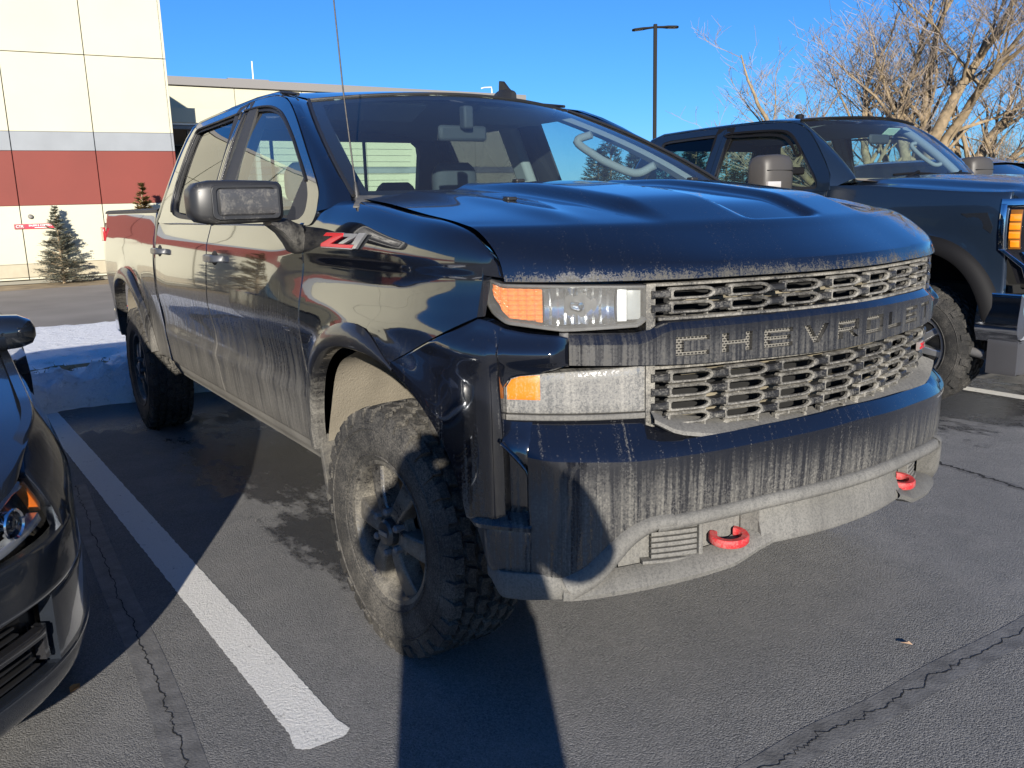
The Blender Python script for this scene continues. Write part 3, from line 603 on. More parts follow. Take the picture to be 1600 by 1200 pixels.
# hood shut line
_sy = [-.605,-.592,-.583,-.57,-.549,-.511,-.464,-.397,-.325,-.163,.127,.369,.422,.62]; _sz = [1.215,1.233,1.26,1.283,1.298,1.324,1.348,1.365,1.377,1.394,1.429,1.449,1.456,1.462]
SHZ = pchip(_sy, _sz); SHX = pchip([-.62,-.59,-.5,-.35,-.1,.2,.45,.62], [.906,.905,.904,.902,.893,.882,.870,.86])
CR_Z = 1.268
def fender(s):
    V = []; ys = [-.588,-.58,-.565,-.55,-.538,-.534] + list(np.linspace(-.50, -.22, 12)) + list(np.linspace(-.19, .44, 30)) + [.46,.478,.49,.498,.503,.506] + [.52,.538,.545,.549]
    n1, n2 = 26, 16; A = []
    for y in ys:
        if y <= -.538: lo = float(np.interp(y, [-.588,-.538], [1.236,1.243]))
        elif y < -.215: lo = float(np.interp(y, [-.534,-.215], [1.138,.988]))
        elif y < .506: lo = max(arch_z(y, .0, .0) , .57)
        else: lo = .565
        zs, xs = SHZ(y), SHX(y); c = min(CR_Z, zs-.004); lo = min(lo, c-.002); col = []
        for k in range(n1): z = lo+(c-lo)*k/(n1-1); col.append((s*S(y, z), y, z))
        x0 = S(y, c)
        for k in range(1, n2+1):
            a = k/n2*math.pi/2; col.append((s*(xs+.003+(x0-xs-.003)*math.cos(a)**.86), y, c+(zs-c)*math.sin(a)**1.02))
        A.append(col)
    nb = n1+n2; nu = len(ys); V = [p for col in A for p in col]; F = grid_faces(nu, nb)
    ring = [i*nb for i in range(nu)] + [(nu-1)*nb+j for j in range(1, nb)] + [i*nb+nb-1 for i in range(nu-2, -1, -1)] + [j for j in range(nb-2, 0, -1)]
    o = len(V); V += [(V[k][0]-s*.025, V[k][1], V[k][2]-(.02 if k % nb == nb-1 else 0)) for k in ring]; n = len(ring)
    F += [(ring[k], ring[(k+1) % n], o+(k+1) % n, o+k) for k in range(n)]
    return mk('fender', V, F, FENDP, TK, 32)
for s in (-1, 1): fender(s)

# hood
_hb = [0,.006,.013,.022,.04,.075,.12,.165,.185,.256,.42,.72,1]
HZE = pchip(_hb, [1.228,1.244,1.262,1.278,1.298,1.324,1.348,1.362,1.365,1.376,1.394,1.429,1.45]); HZC = pchip(_hb, [1.222,1.240,1.258,1.264,1.276,1.298,1.326,1.353,1.359,1.374,1.405,1.446,1.464])
def hoodp(a, b_):
    f = FM(a*.985, 0, .004); r = (a*.872, .285+.035*a*a); x = f[0]+(r[0]-f[0])*b_ + a*.012*4*b_*(1-b_); y = f[1]+(r[1]-f[1])*b_
    k = 1-abs(a)**2.4; z = HZE(b_)+(HZC(b_)-HZE(b_))*k; win = sstep(.14, .34, b_)*(1-.25*sstep(.7, 1, b_)); wch = sstep(.165, .20, b_)*(1-.3*sstep(.8, 1, b_))
    xx = abs(x); c = .37+.06*b_                                    # raised shoulders either side of a flat middle
    z += win*.030*sstep(c+.10, c+.02, xx) - wch*.022*sstep(.165+.03*b_, .115+.03*b_, xx) + .008*win*math.exp(-((xx-.66)/.05)**2)
    z += .012*sstep(.05, .4, b_)*k
    return (x, y, z)
nu, bs = 121, [0,.004,.008,.013,.019,.026,.035,.05,.07,.095]+list(np.linspace(.12,.24,14))+list(np.linspace(.26,1,38)); As = np.linspace(-1,1,nu)
V = [hoodp(a, b_) for a in As for b_ in bs]; nb = len(bs); F = grid_faces(nu, nb); o = len(V)
V += [(hoodp(a, 0)[0], hoodp(a, 0)[1]+.03, hoodp(a, 0)[2]-.004) for a in As]; F += [(i*nb, (i+1)*nb, o+i+1, o+i) for i in range(nu-1)]
hood = mk('hood', V, F, HOODP, TK, 28)
def hood_at(x, b_): 
    a = x/ (FM(.8,0)[0]+.05); return hoodp(a, b_)
for a, b_ in ((-.68,.52),(-.45,.80),(.45,.80)):
    p_ = Vector(hoodp(a, b_)); box('washer_nozzle', p_+Vector((0,0,.004)), (.035,.03,.012), BLKPL, hood, .004)
mk('engine_cover', *box_vf((0,-.15,.92), (1.2,.9,.5)), VOID, TK, 0)

# ------------------------------------------------------------------ nose
def mir(fn):
    for s in (-1, 1): fn(s)
fs = lambda s: (lambda t, z, d=0.: FM(s*t, z, d))
# backing that closes the nose behind the grilles
slab('radiator_support', FM, np.linspace(-1.02,1.02,41), .50, 1.215, -.10, .02, 4, VOID, TK)
for k, zz in enumerate((1.16, .97, .90, .86)): slab('condenser_rail', FM, np.linspace(-.5,.5,21), zz-.008, zz+.006, -.075, .01, 3, mat('condenser', (.16,.14,.10), .6, var=.3, vscale=14), TK)
# upper lamps
LENS = glass('lamp_lens_clear', (.86,.88,.88), film=.16); REFL = mat('reflector', (.68,.69,.70), .16, .95, bump=.5, bscale=40); HOUS = mat('lamp_housing', (.05,.05,.055), .4); WHT = mat('lamp_white', (.82,.82,.80), .35)
lt_top = lin([.63,1.0,1.07],[1.211,1.222,1.238]); lt_bot = lin([.63,.65,.842,.987,1.04,1.066,1.07],[1.122,1.106,1.100,1.119,1.146,1.18,1.225])
def headlamp(s):
    M = fs(s); As = np.linspace(.632, 1.07, 40); d = lambda t, z: -.006-.03*sstep(.98,1.07,t)
    h = slab('headlamp', M, As, lt_bot, lt_top, lambda t, z: -.075-.02*sstep(1.0,1.07,t), .03, 6, HOUS, TK)
    slab('bezel', M, As, lambda t: lt_bot(t), lambda t: lt_bot(t)+.010, lambda t, z: d(t, z)-.004, .06, 3, HOUS, h); slab('bezel', M, As, lambda t: lt_top(t)-.008, lt_top, lambda t, z: d(t, z)-.004, .06, 3, HOUS, h)
    slab('bezel', M, [1.05,1.055,1.06,1.065,1.069], lt_bot, lt_top, lambda t, z: d(t, z)-.004, .05, 6, HOUS, h)
    slab('amber_reflector', M, np.linspace(.897, 1.036, 26), lambda t: max(lt_bot(t)+.014, 1.118+.085*max(0,(t-.95)/.086)**2.2), lambda t: lt_top(t)-.012, lambda t, z: -.034+.006*abs(math.sin(z*math.pi/.0125))**.6-.003*(int(t/.0116) % 2), .02, 40, AMBER, h, smooth=20)
    # bowl: ribbed parabola in three facets
    V = []; nz, nt_ = 14, 30
    for i in range(nt_):
        t = .705+(.893-.705)*i/(nt_-1); f = (t-.80)/.10
        for j in range(nz):
            z = 1.112+.094*j/(nz-1); g = (z-1.159)/.047; V.append(M(t, z, -.085+.045*(f*f*.8+g*g*.5) + .004*((i//3) % 2)))
    mk('bowl', V, grid_faces(nt_, nz), REFL, h, 12)
    c = Vector(M(.80, 1.159, -.055)); V, F = lathe_vf([(-.012,.0),(-.010,.010),(.02,.012)], 16, 'y'); mk('bulb_shield', [Vector(v)+c for v in V], F, CHROME, h)
    slab('light_bar', M, np.linspace(.676,.700,4), 1.120, 1.206, -.030, .03, 4, WHT, h); slab('inner_panel', M, np.linspace(.636,.672,4), 1.122, 1.206, -.040, .03, 4, mat('lamp_grey', (.30,.31,.31), .35), h)
    slab('lens', M, As, lambda t: lt_bot(t)+.001, lambda t: lt_top(t)-.001, d, .006, 6, LENS, h, rim=False)
mir(headlamp)
# lower lamps: nearly hidden under salt
LDIRT = dirty('lamp_salt', (.11,.11,.108), .25, .6, 'front', .50, 4, 5, (.30,.29,.265), floor=.4, grain=1.7, stk=.9)
ADIRT = dirty('amber_salt', (.60,.17,.012), .35, .3, 'front', .5, .86, 1.0, (.42,.34,.25), floor=.25, grain=1.2)
def lower_lamp(s):
    M = fs(s); top = lin([.63,.90,.96,.985,.998],[1.006,.993,.989,.979,.955]); 
    o = slab('lower_lamp', M, np.linspace(.631,.998,24), .888, top, -.016, .05, 5, LDIRT, TK, e=.005)
    slab('amber_marker', M, np.linspace(.905,.994,8), .924, lambda t: top(t)-.004, -.0135, .01, 4, ADIRT, o)
    slab('lower_trim', M, np.linspace(.631,.998,16), .870, .884, -.012, .04, 3, VALP, TK)
mir(lower_lamp)

# name bar with sunk letters
def glyph(ch, w, h):
    sx, sz = .021, .0115; H = h/2; W_ = w/2
    R_ = lambda x0, x1, z0, z1: [(x0,z0),(x1,z0),(x1,z1),(x0,z1)]
    if ch == 'C': return [[(-W_,-H),(W_,-H),(W_,-H+sz),(-W_+sx,-H+sz),(-W_+sx,H-sz),(W_,H-sz),(W_,H),(-W_,H)]]
    if ch == 'H': return [[(-W_,-H),(-W_+sx,-H),(-W_+sx,-sz/2),(W_-sx,-sz/2),(W_-sx,-H),(W_,-H),(W_,H),(W_-sx,H),(W_-sx,sz/2),(-W_+sx,sz/2),(-W_+sx,H),(-W_,H)]]
    if ch == 'E': return [[(-W_,-H),(W_,-H),(W_,-H+sz),(-W_+sx,-H+sz),(-W_+sx,-sz/2),(W_*.85,-sz/2),(W_*.85,sz/2),(-W_+sx,sz/2),(-W_+sx,H-sz),(W_,H-sz),(W_,H),(-W_,H)]]
    if ch == 'V': return [[(-W_,H),(-sx*.5,-H),(sx*.5,-H),(W_,H),(W_-sx,H),(0,-H+.016),(-W_+sx,H)]]
    if ch == 'R': return [[(-W_,-H),(-W_+sx,-H),(-W_+sx,-sz*.6),(0,-sz*.6),(W_-sx*1.05,-H),(W_,-H),(W_*.35,-sz*.6),(W_,-sz*.2),(W_,H),(-W_,H)], [(-W_+sx,sz*.5),(W_-sx,sz*.5),(W_-sx,H-sz),(-W_+sx,H-sz)]]
    if ch == 'O': return [R_(-W_,W_,-H,H), R_(-W_+sx,W_-sx,-H+sz,H-sz)]
    if ch == 'L': return [[(-W_,-H),(W_,-H),(W_,-H+sz),(-W_+sx,-H+sz),(-W_+sx,H),(-W_,H)]]
    if ch == 'T': return [[(-sx/2,-H),(sx/2,-H),(sx/2,H-sz),(W_,H-sz),(W_,H),(-W_,H),(-W_,H-sz),(-sx/2,H-sz)]]
def dens(P, step=.012):
    out = []
    for i in range(len(P)):
        a, b_ = np.array(P[i]), np.array(P[(i+1) % len(P)]); n = max(1, int(np.linalg.norm(b_-a)/step)); out += [tuple(a+(b_-a)*k/n) for k in range(n)]
    return out
def fill(loops):
    """triangulate outline + holes, return verts, faces in 2-D"""
    bm = bmesh.new()
    for L in loops:
        vs = [bm.verts.new((x, z, 0)) for x, z in L]
        for k in range(len(vs)): bm.edges.new((vs[k], vs[(k+1) % len(vs)]))
    bmesh.ops.triangle_fill(bm, edges=bm.edges[:], use_beauty=True); bm.verts.index_update()
    V = [tuple(v.co[:2]) for v in bm.verts]; F = [tuple(v.index for v in f.verts) for f in bm.faces]; bm.free(); return V, F
def mesh_floor():
    m = bpy.data.materials.new('letter_mesh'); m.use_nodes = True; B = NB(m); b = B.n['Principled BSDF']; P, x, y, z = B.xyz()
    bt = B.n.new('ShaderNodeTexBrick'); B.put(bt.inputs['Vector'], B.vec(B.math('MULTIPLY', x, 1.), z, 0.0)); bt.inputs['Scale'].default_value = 62; bt.inputs['Mortar Size'].default_value = .09; bt.inputs['Row Height'].default_value = .42; bt.inputs['Brick Width'].default_value = .62
    bt.inputs['Color1'].default_value = bt.inputs['Color2'].default_value = (.004,.004,.004,1); bt.inputs['Mortar'].default_value = (.15,.142,.125,1); B.put(b.inputs['Base Color'], bt.outputs[0]); b.inputs['Roughness'].default_value = .85; return m
MESHF = mesh_floor()
bar_top = lin([0,.575,.645,.83],[1.106,1.098,1.066,1.070]); bar_bot = lin([0,.5,.83],[1.004,1.008,1.019])
out = []
tt = list(np.linspace(-.828, .828, 70)); out = [(t, bar_bot(abs(t))) for t in tt] + [(t, bar_top(abs(t))) for t in tt[::-1]]
word = 'CHEVROLET'; wd = .092; glyphs = []
for k, ch in enumerate(word):
    tc = (k-4)*.1285; 
    for L in glyph(ch, wd, .050): glyphs.append((k, [(tc+a, 1.055+b_) for a, b_ in dens(L)]))
holes = []; counters = []
seen = set()
for k, L in glyphs:
    (counters if k in seen else holes).append((k, L)); seen.add(k)
DB = .012
V2, F2 = fill([out]+[L for _, L in holes]); V = [FM(a, b_, DB) for a, b_ in V2]; F = [f for f in F2]
for k, L in counters:
    v2, f2 = fill([L]); o = len(V); V += [FM(a, b_, DB) for a, b_ in v2]; F += [tuple(o+i for i in f) for f in f2]
for k, L in holes+counters:
    n = len(L); o = len(V); V += [FM(a, b_, DB) for a, b_ in L] + [FM(a, b_, DB-.014) for a, b_ in L]; F += [(o+i, o+(i+1) % n, o+n+(i+1) % n, o+n+i) for i in range(n)]
# chamfered top and turned-under bottom
tp = [t for t in tt]
for (da, za, db, zb) in ((DB, 0, -.014, .026), (-.014, .026, -.06, .030)):
    o = len(V); V += [FM(t, bar_top(abs(t))+za, da) for t in tp] + [FM(t, bar_top(abs(t))+zb, db) for t in tp]; n = len(tp); F += [(o+i, o+i+1, o+n+i+1, o+n+i) for i in range(n-1)]
o = len(V); V += [FM(t, bar_bot(abs(t)), DB) for t in tp] + [FM(t, bar_bot(abs(t))-.004, -.05) for t in tp]; n = len(tp); F += [(o+i, o+i+1, o+n+i+1, o+n+i) for i in range(n-1)]
nbar = mk('name_bar', V, F, BARP, TK, 25)
for k, ch in enumerate(word):
    Ls = [L for q, L in glyphs if q == k]; v2, f2 = fill(Ls); mk('letter', [FM(a, b_, DB-.0135) for a, b_ in v2], f2, MESHF, nbar, 0)
mir(lambda s: slab('bar_end', fs(s), np.linspace(.829,.852,4), 1.012, 1.098, lambda t, z: -.005, .05, 4, BLKPL, TK))

# grille links
def dpts(w, h, r, n=7):
    """slot with a square left end and a rounded right end"""
    P = [(-w/2+.004,-h/2),(-w/4,-h/2),(0,-h/2),(w/2-r,-h/2)]
    P += [(w/2-r+r*math.sin(a), -h/2*math.cos(a)) for a in np.linspace(.15, math.pi-.15, n)]
    return P + [(w/2-r,h/2),(0,h/2),(-w/4,h/2),(-w/2+.004,h/2),(-w/2,h/2-.004),(-w/2,-h/2+.004)]
def link(t0, z0, w, h, parent, dd=0.):
    o_, i_ = dpts(w+.020, h+.0125, .030), dpts(w-.004, h-.001, .026)
    n = len(o_); V = []; 
    for pts, d in ((o_, -.022), (o_, -.006), ([(a*.5+c*.5, b_*.5+e*.5) for (a, b_), (c, e) in zip(o_, i_)], .0), (i_, -.004), (i_, -.013)):
        V += [FM(t0+a, z0+b_, d+dd) for a, b_ in pts]
    return mk('grille_link', V, grid_faces(5, n, False, True), GRILP, parent, 40)
def neck(t0, z0, w, h, parent, dd=0.):
    M = FM; P = [(-w/2,-h/2),(-w*.2,-h*.42),(w*.25,-h/2),(w/2,-h/2),(w/2,h/2),(w*.25,h/2),(-w*.2,h*.42),(-w/2,h/2)]
    V = [M(t0+a, z0+b_, -.03+dd) for a, b_ in P] + [M(t0+a, z0+b_, -.002+dd) for a, b_ in P] + [M(t0+a*.75, z0+b_*.5, .003+dd) for a, b_ in P]; n = 8
    F = grid_faces(3, n, False, True) + [tuple(range(2*n, 3*n))]; return mk('grille_bridge', V, F, GRILK, parent, 25)
ugr = slab('upper_grille', FM, np.linspace(-.628,.628,33), lambda t: 1.205, lambda t: 1.213, -.012, .03, 3, GRILP, TK)
slab('grille_ledge', FM, np.linspace(-.60,.60,33), 1.120, 1.128, -.004, .045, 3, GRILP, ugr)
NL = 7; P0, PI_ = -.507, .1685
for r, z in enumerate((1.186, 1.151)):
    for k in range(NL):
        link(P0+k*PI_, z, .112, .0185, ugr)
        neck(P0+k*PI_-.086, z, .050, .019, ugr)
        for q in (-.02, .045): mk('grille_pin', *merge([box_vf(FM(P0+k*PI_+q, z-.0175, -.02), (.006,.012,.012))]), GRILP, ugr, 0)
    neck(P0+NL*PI_-.085+.006, z, .05, .026, ugr)
lgr = slab('lower_grille', FM, np.linspace(-.628,.628,33), lambda t: .994, lambda t: 1.002, -.014, .03, 3, GRILP, TK)
rows = (.974, .936, .898, .861)
for r, z in enumerate(rows):
    for k in range(NL):
        link(P0+k*PI_, z, .112, .0205, lgr, -.004*r); neck(P0+k*PI_-.086, z, .050, .021, lgr, -.004*r)
        for q in (-.02, .045): mk('grille_pin', *merge([box_vf(FM(P0+k*PI_+q, z-.019, -.022), (.006,.012,.012))]), GRILP, lgr, 0)
    neck(P0+NL*PI_-.082, z, .05, .030, lgr, -.004*r)
for k in range(1, NL-1): link(P0+k*PI_, .826, .095, .017, lgr, -.02)
badge = slab('grille_badge', FM, np.linspace(.500,.560,5), .925, .952, .006, .01, 3, mat('badge_backing', (.20,.17,.16), .6), lgr)
poly_slab('badge_mark', FM, [(.508,.930),(.552,.930),(.552,.935),(.524,.936),(.546,.944),(.546,.948),(.512,.948),(.512,.943),(.534,.943),(.508,.935)], .006, .009, REDM, badge, 0)
mir(lambda s: slab('grille_side', fs(s), np.linspace(.606,.63,4), .845, 1.212, lambda t, z: -.010, .05, 8, GRILP, TK))
# shelf under the lower grille
zsh = lin([0,.3,.45,.56,.62],[.800,.806,.818,.838,.872])
V = []; ts = np.linspace(-.62,.62,50)
for t in ts:
    a = abs(t); V += [FM(t, zsh(a)+.030, -.06), FM(t, zsh(a)+.012, .012), FM(t, zsh(a)+.004, .030), FM(t, zsh(a)-.006, .030), FM(t, zsh(a)-.012, .0)]
mk('grille_shelf', V, grid_faces(50, 5), VALP, TK, 35)

# wing: fender corner, column beside the lower lamp, edge of the wheel opening
def wing(s):
    M = fs(s); ta = t_of_y(-.21)
    top = lin([.83,.842,.93,.987,1.03,1.06,ta],[1.086,1.092,1.100,1.110,1.128,1.134,.986])
    def bot(t):
        if t < 1.0: return float(np.interp(t, [.83,.90,.955,.98,.9985,1.0],[1.018,.998,.992,.984,.958,.90]))
        y = M(t, 0)[1]; return max(.600, arch_z(y, 0, 0))
    As = sorted(set([.83,.834]+list(np.linspace(.85,.985,16))+[.9985,1.0005,1.004]+list(np.linspace(1.02,ta-.004,44))+[ta]))
    def d(t, z):
        c = 1.048+.02*sstep(.95,1.3,t); g = math.exp(-((z-c)/.036)**2)*sstep(.83,.87,t)*(1-sstep(1.0,1.36,t))
        col = .020*sstep(.995,1.03,t)*sstep(1.06,1.0,z)*(1-sstep(1.1,1.3,t))
        y = M(t, 0)[1]; fl = S(max(y,-.6), z)-Wn(y)-(S(max(y,-.6), 1.1)-Wn(y))
        return .006 + .034*g + col + sstep(1.05,1.3,t)*(S(y, z)-Wn(y)-.006)
    return slab('bumper_wing', M, As, bot, top, d, .04, 26, WINGP, TK, smooth=40)
mir(wing)
# bumper shell
zc = lin([0,.3,.68,.88,1.0],[.812,.800,.782,.788,.800])
def bump_prof(t):
    a = abs(t); c = zc(a); k = sstep(.86,.99,a); zl = float(np.interp(a, [0,.30,.45,.56,.63,.70,1.0],[.792,.798,.812,.838,.868,.872,.874]))
    D = .060-.030*k; zb = float(np.interp(a, [0,.62,.72,.82,.94],[.630,.600,.520,.466,.466]))
    P = [(-.055, zl+.004), (-.030+.0*k, zl), (D-.030, c+.030), (D-.010, c+.010), (D, c-.004), (D+.001, c-.022), (D-.003, c-.06)]
    for f in (.2,.4,.6,.8,1.0): P.append((D-.004-.012*f*f, (c-.06)+(zb-(c-.06))*f))
    P.append((D-.05, zb-.004)); return P
ts = np.linspace(-.93,.93,94); V = []; 
for t in ts: V += [FM(t, z, d) for d, z in bump_prof(t)]
bumper = mk('front_bumper', V, grid_faces(94, 13), BUMPP, TK, 30)
def corner(s):
    M = fs(s)
    # black flank above the pocket, left of the crease
    slab('bumper_flank', M, np.linspace(.928,1.0,10), lambda t: .745+.075*(t-.928)/.072, lambda t: .874, lambda t, z: .028-.05*sstep(.80,.874,z), .03, 6, BUMPP, bumper, rim=True)
    pk = slab('air_pocket', M, np.linspace(.930,1.004,8), .618, lambda t: .745+.075*(t-.930)/.074, lambda t, z: -.012, .02, 6, WINGP, bumper)
    V, F = tube_vf([M(1.0,.818,.026), M(.965,.786,.030), M(.936,.752,.032), M(.930,.735,.032), M(.930,.640,.032)], .006, 6); mk('pocket_rim', V, F, BUMPP, bumper, 60)
    V = []
    for t in np.linspace(.925,1.105,16):
        k = sstep(1.06,1.11,t); V += [M(t,.624-.006*k,-.03), M(t,.606,.035-.03*k), M(t,.598,.044-.03*k), M(t,.586,.040-.03*k)]
    mk('pocket_step', V, grid_faces(16, 4), BUMPP, bumper, 40)
    slab('bumper_corner', M, np.linspace(.928,1.10,18), lambda t: .466+.10*sstep(1.04,1.12,t), .592, lambda t, z: .038-.05*sstep(1.03,1.10,t)-.010*sstep(.56,.46,z), .06, 8, BUMPP, bumper, smooth=45)
    slab('corner_valance', M, np.linspace(.78,1.07,20), lambda t: float(np.interp(t,[.78,.95,1.02,1.07],[.404,.390,.392,.430])), .470, lambda t, z: .040-.05*sstep(1.0,1.07,t)-.012*sstep(.44,.39,z), .06, 6, VALP, bumper, smooth=45)
    # flank of the skid bar sweeping down and outwards
    V = []; 
    fp_ = cr([(.575,.612),(.635,.604),(.690,.572),(.735,.522),(.780,.472),(.835,.436)], 6); tg = np.gradient(fp_, axis=0); tg /= np.linalg.norm(tg, axis=1)[:,None]
    for i, c0 in enumerate(fp_):
        f = i/(len(fp_)-1); e = .019+.020*f; n = np.array([-tg[i][1], tg[i][0]])
        for q, d in ((1.0,.040),(.75,.060),(.3,.071),(-.3,.071),(-.75,.060),(-1.0,.036),(-1.05,.0)): V.append(M(c0[0]+n[0]*e*q, c0[1]+n[1]*e*q, d-.008*f))
    mk('skid_flank', V, grid_faces(len(fp_), 7), VALP, bumper, 60)
    # pocket under the bar with slats, hook plate
    pk = slab('hook_pocket', M, np.linspace(.30,.70,18), lambda t: .44, lambda t: .615, -.03, .02, 4, VALP, bumper)
    for k in range(6): slab('slat', M, np.linspace(.485,.615,7), .487+k*.0155, .487+k*.0155+.0105, lambda t, z: -.004, .02, 3, VALP, pk, e=.002)
    slab('pocket_frame', M, np.linspace(.470,.482,3), .475, .600, .004, .03, 4, VALP, pk); slab('pocket_frame', M, np.linspace(.462,.64,9), .474, .483, .002, .03, 3, VALP, pk)
    # lip that closes the bottom
    V = []
    for t in np.linspace(.28,.85,26):
        zb = float(np.interp(t,[.28,.32,.40,.60,.82],[.500,.488,.455,.430,.402])); V += [M(t, zb+.046, -.02), M(t, zb+.036, .030), M(t, zb+.014, .052), M(t, zb, .046), M(t, zb-.004, .0)]
    mk('valance_lip', V, grid_faces(26, 5), VALP, bumper, 45)
    slab('hook_cheek', M, np.linspace(.295,.335,4), .492, .612, lambda t, z: .030-.05*sstep(.30,.335,t), .03, 5, VALP, bumper)
mir(corner)
V = []; ts = np.linspace(-.62,.62,60)
for t in ts:
    z0 = .634-.030*(abs(t)/.62)**2
    V += [FM(t, z0+a, d) for a, d in ((.016,.034),(.018,.052),(.012,.066),(-.004,.070),(-.016,.064),(-.020,.045),(-.018,.01))]
mk('skid_bar', V, grid_faces(60, 7), VALP, bumper, 60)
slab('skid_plate', FM, np.linspace(-.31,.31,26), .498, .616, lambda t, z: .012+.030*sstep(.61,.50,z), .04, 8, VALP, bumper, smooth=45)
def hook(s):
    c = Vector(FM(s*.392, .522, .0)); out_ = (Vector(FM(s*.392,.522,.05))-c).normalized(); sd = out_.cross(Vector((0,0,1))).normalized()
    pth = []
    for a in np.linspace(-2.35, 2.35, 22): pth.append(c + out_*(.005+.036*math.cos(a)) + sd*.046*math.sin(a) + Vector((0,0,-.006*math.cos(a))))
    V = []
    for i, q in enumerate(pth):
        t = (pth[min(i+1,21)]-pth[max(i-1,0)]).normalized(); nrm = t.cross(Vector((0,0,1))).normalized()
        for a, b_ in ((-.011,-.007),(-.008,-.011),(.008,-.011),(.011,-.007),(.011,.007),(.008,.011),(-.008,.011),(-.011,.007)): V.append(q + nrm*a + Vector((0,0,b_)))
    tow = mk('tow_hook', V, grid_faces(22, 8, False, True)+[tuple(range(8)), tuple(range(21*8,22*8))], REDH, TK, 50)
mir(hook)
# ------------------------------------------------------------------ cab and flanks of the pickup
GXf = pchip([1.25,1.39,1.45,1.55,1.65,1.75,1.83,1.88,1.915,1.935], [1.012,.968,.948,.914,.876,.832,.79,.760,.728,.69])
def GM(s): return lambda y, z, d=0.: (s*(GXf(z)+d), y, z)
BELT = 1.372
def door_lower(s, name, y0, y1):
    lo = lambda y: .560; M = SM(s)
    return slab(name, M, [y0,y0+.004]+list(np.linspace(y0+.03,y1-.03,34))+[y1-.004,y1], lo, BELT, 0., .03, 54, SIDEP, TK, smooth=28)
def outline(P, n=6): return cr(P, n, True)
f_open = [(.575,1.44),(.590,1.475),(.634,1.518),(.705,1.566),(.788,1.616),(.90,1.682),(1.02,1.742),(1.13,1.790),(1.228,1.822),(1.371,1.852),(1.534,1.868),(1.66,1.873),(1.772,1.876),(1.785,1.874),(1.786,1.86),(1.783,1.70),(1.783,1.55),(1.783,1.41),(1.780,1.382),(1.77,1.378),(1.5,1.378),(1.2,1.378),(.9,1.379),(.66,1.381),(.60,1.392),(.575,1.41)]
f_out = [(.472,1.44),(.487,1.475),(.535,1.512),(.612,1.563),(.708,1.622),(.83,1.694),(.955,1.762),(1.08,1.820),(1.20,1.864),(1.36,1.894),(1.534,1.909),(1.66,1.914),(1.78,1.916),(1.7955,1.915),(1.796,1.90),(1.796,1.70),(1.796,1.55),(1.796,1.41),(1.796,1.372),(1.77,1.366),(1.5,1.366),(1.2,1.366),(.9,1.366),(.62,1.366),(.50,1.366),(.466,1.40)]
r_open = [(1.822,1.44),(1.822,1.55),(1.822,1.70),(1.822,1.84),(1.826,1.868),(1.845,1.872),(2.0,1.869),(2.2,1.865),(2.45,1.861),(2.565,1.858),(2.61,1.848),(2.622,1.82),(2.627,1.70),(2.642,1.58),(2.648,1.50),(2.632,1.452),(2.58,1.415),(2.48,1.398),(2.36,1.388),(2.1,1.380),(1.9,1.378),(1.826,1.38)]
r_out = [(1.8045,1.44),(1.8045,1.55),(1.8045,1.70),(1.8045,1.84),(1.8045,1.906),(1.825,1.916),(2.0,1.915),(2.2,1.911),(2.45,1.902),(2.62,1.893),(2.70,1.872),(2.728,1.82),(2.755,1.70),(2.795,1.58),(2.828,1.50),(2.85,1.44),(2.86,1.40),(2.85,1.366),(2.45,1.366),(2.1,1.366),(1.9,1.366),(1.8045,1.368)]
f_glass = [(a, b_) for a, b_ in f_open]; 
def inset(P, k):
    P = np.array(P); c = []
    n = len(P)
    for i in range(n):
        t = P[(i+1) % n]-P[i-1]; t = t/np.linalg.norm(t); nn = np.array([-t[1], t[0]]); c.append(P[i]+nn*k)
    return [tuple(q) for q in c]
def area(P): return sum(P[i-1][0]*P[i][1]-P[i][0]*P[i-1][1] for i in range(len(P)))/2
def inw(P, k): return inset(P, k if area(P) > 0 else -k)
def sheet2d(name, M, P, d, m, parent, grid=14):
    """glass pane: rows between the outline's left and right edges"""
    P = np.array(P); z0, z1 = P[:,1].min()+.002, P[:,1].max()-.002; V = []; zs = np.linspace(z0, z1, grid); nn = 10; keep = []
    Q = np.vstack([P, P[:1]])
    for z in zs:
        xs = []
        for i in range(len(P)):
            a, b_ = Q[i], Q[i+1]
            if (a[1]-z)*(b_[1]-z) < 0: xs.append(a[0]+(b_[0]-a[0])*(z-a[1])/(b_[1]-a[1]))
        if len(xs) >= 2: keep.append(z); V += [M(y, z, d) for y in np.linspace(min(xs), max(xs), nn)]
    return mk(name, V, grid_faces(len(keep), nn), m, parent, 60)
def handle(s, y, z, parent):
    M = SM(s); c = y
    slab('handle_cup', M, np.linspace(y-.055,y+.055,10), lambda q: z-.034*math.sqrt(max(.05,1-((q-y)/.058)**2)), lambda q: z+.034*math.sqrt(max(.05,1-((q-y)/.058)**2)), lambda a, b_: .0015, .004, 4, mat('handle_cup', (.004,.004,.004), .6), parent)
    V = []
    for f in np.linspace(-1,1,12):
        yy = y+.112*f-.02; k = .040*(1-abs(f)**6)+.004; hh = .017-.003*abs(f)**3
        for a, b_ in ((-hh,k-.008),(-hh*.7,k),(hh*.7,k),(hh,k-.008),(hh*.8,k-.018),(-hh*.8,k-.018)): V.append(M(yy, z+a, b_))
    mk('door_handle', V, grid_faces(12, 6, False, True)+[tuple(range(6)), tuple(range(66,72))], dirty('handle_plastic', (.05,.052,.056), .4, .3, 'all', .3, 1.1, 1.21, floor=.06), parent, 45)
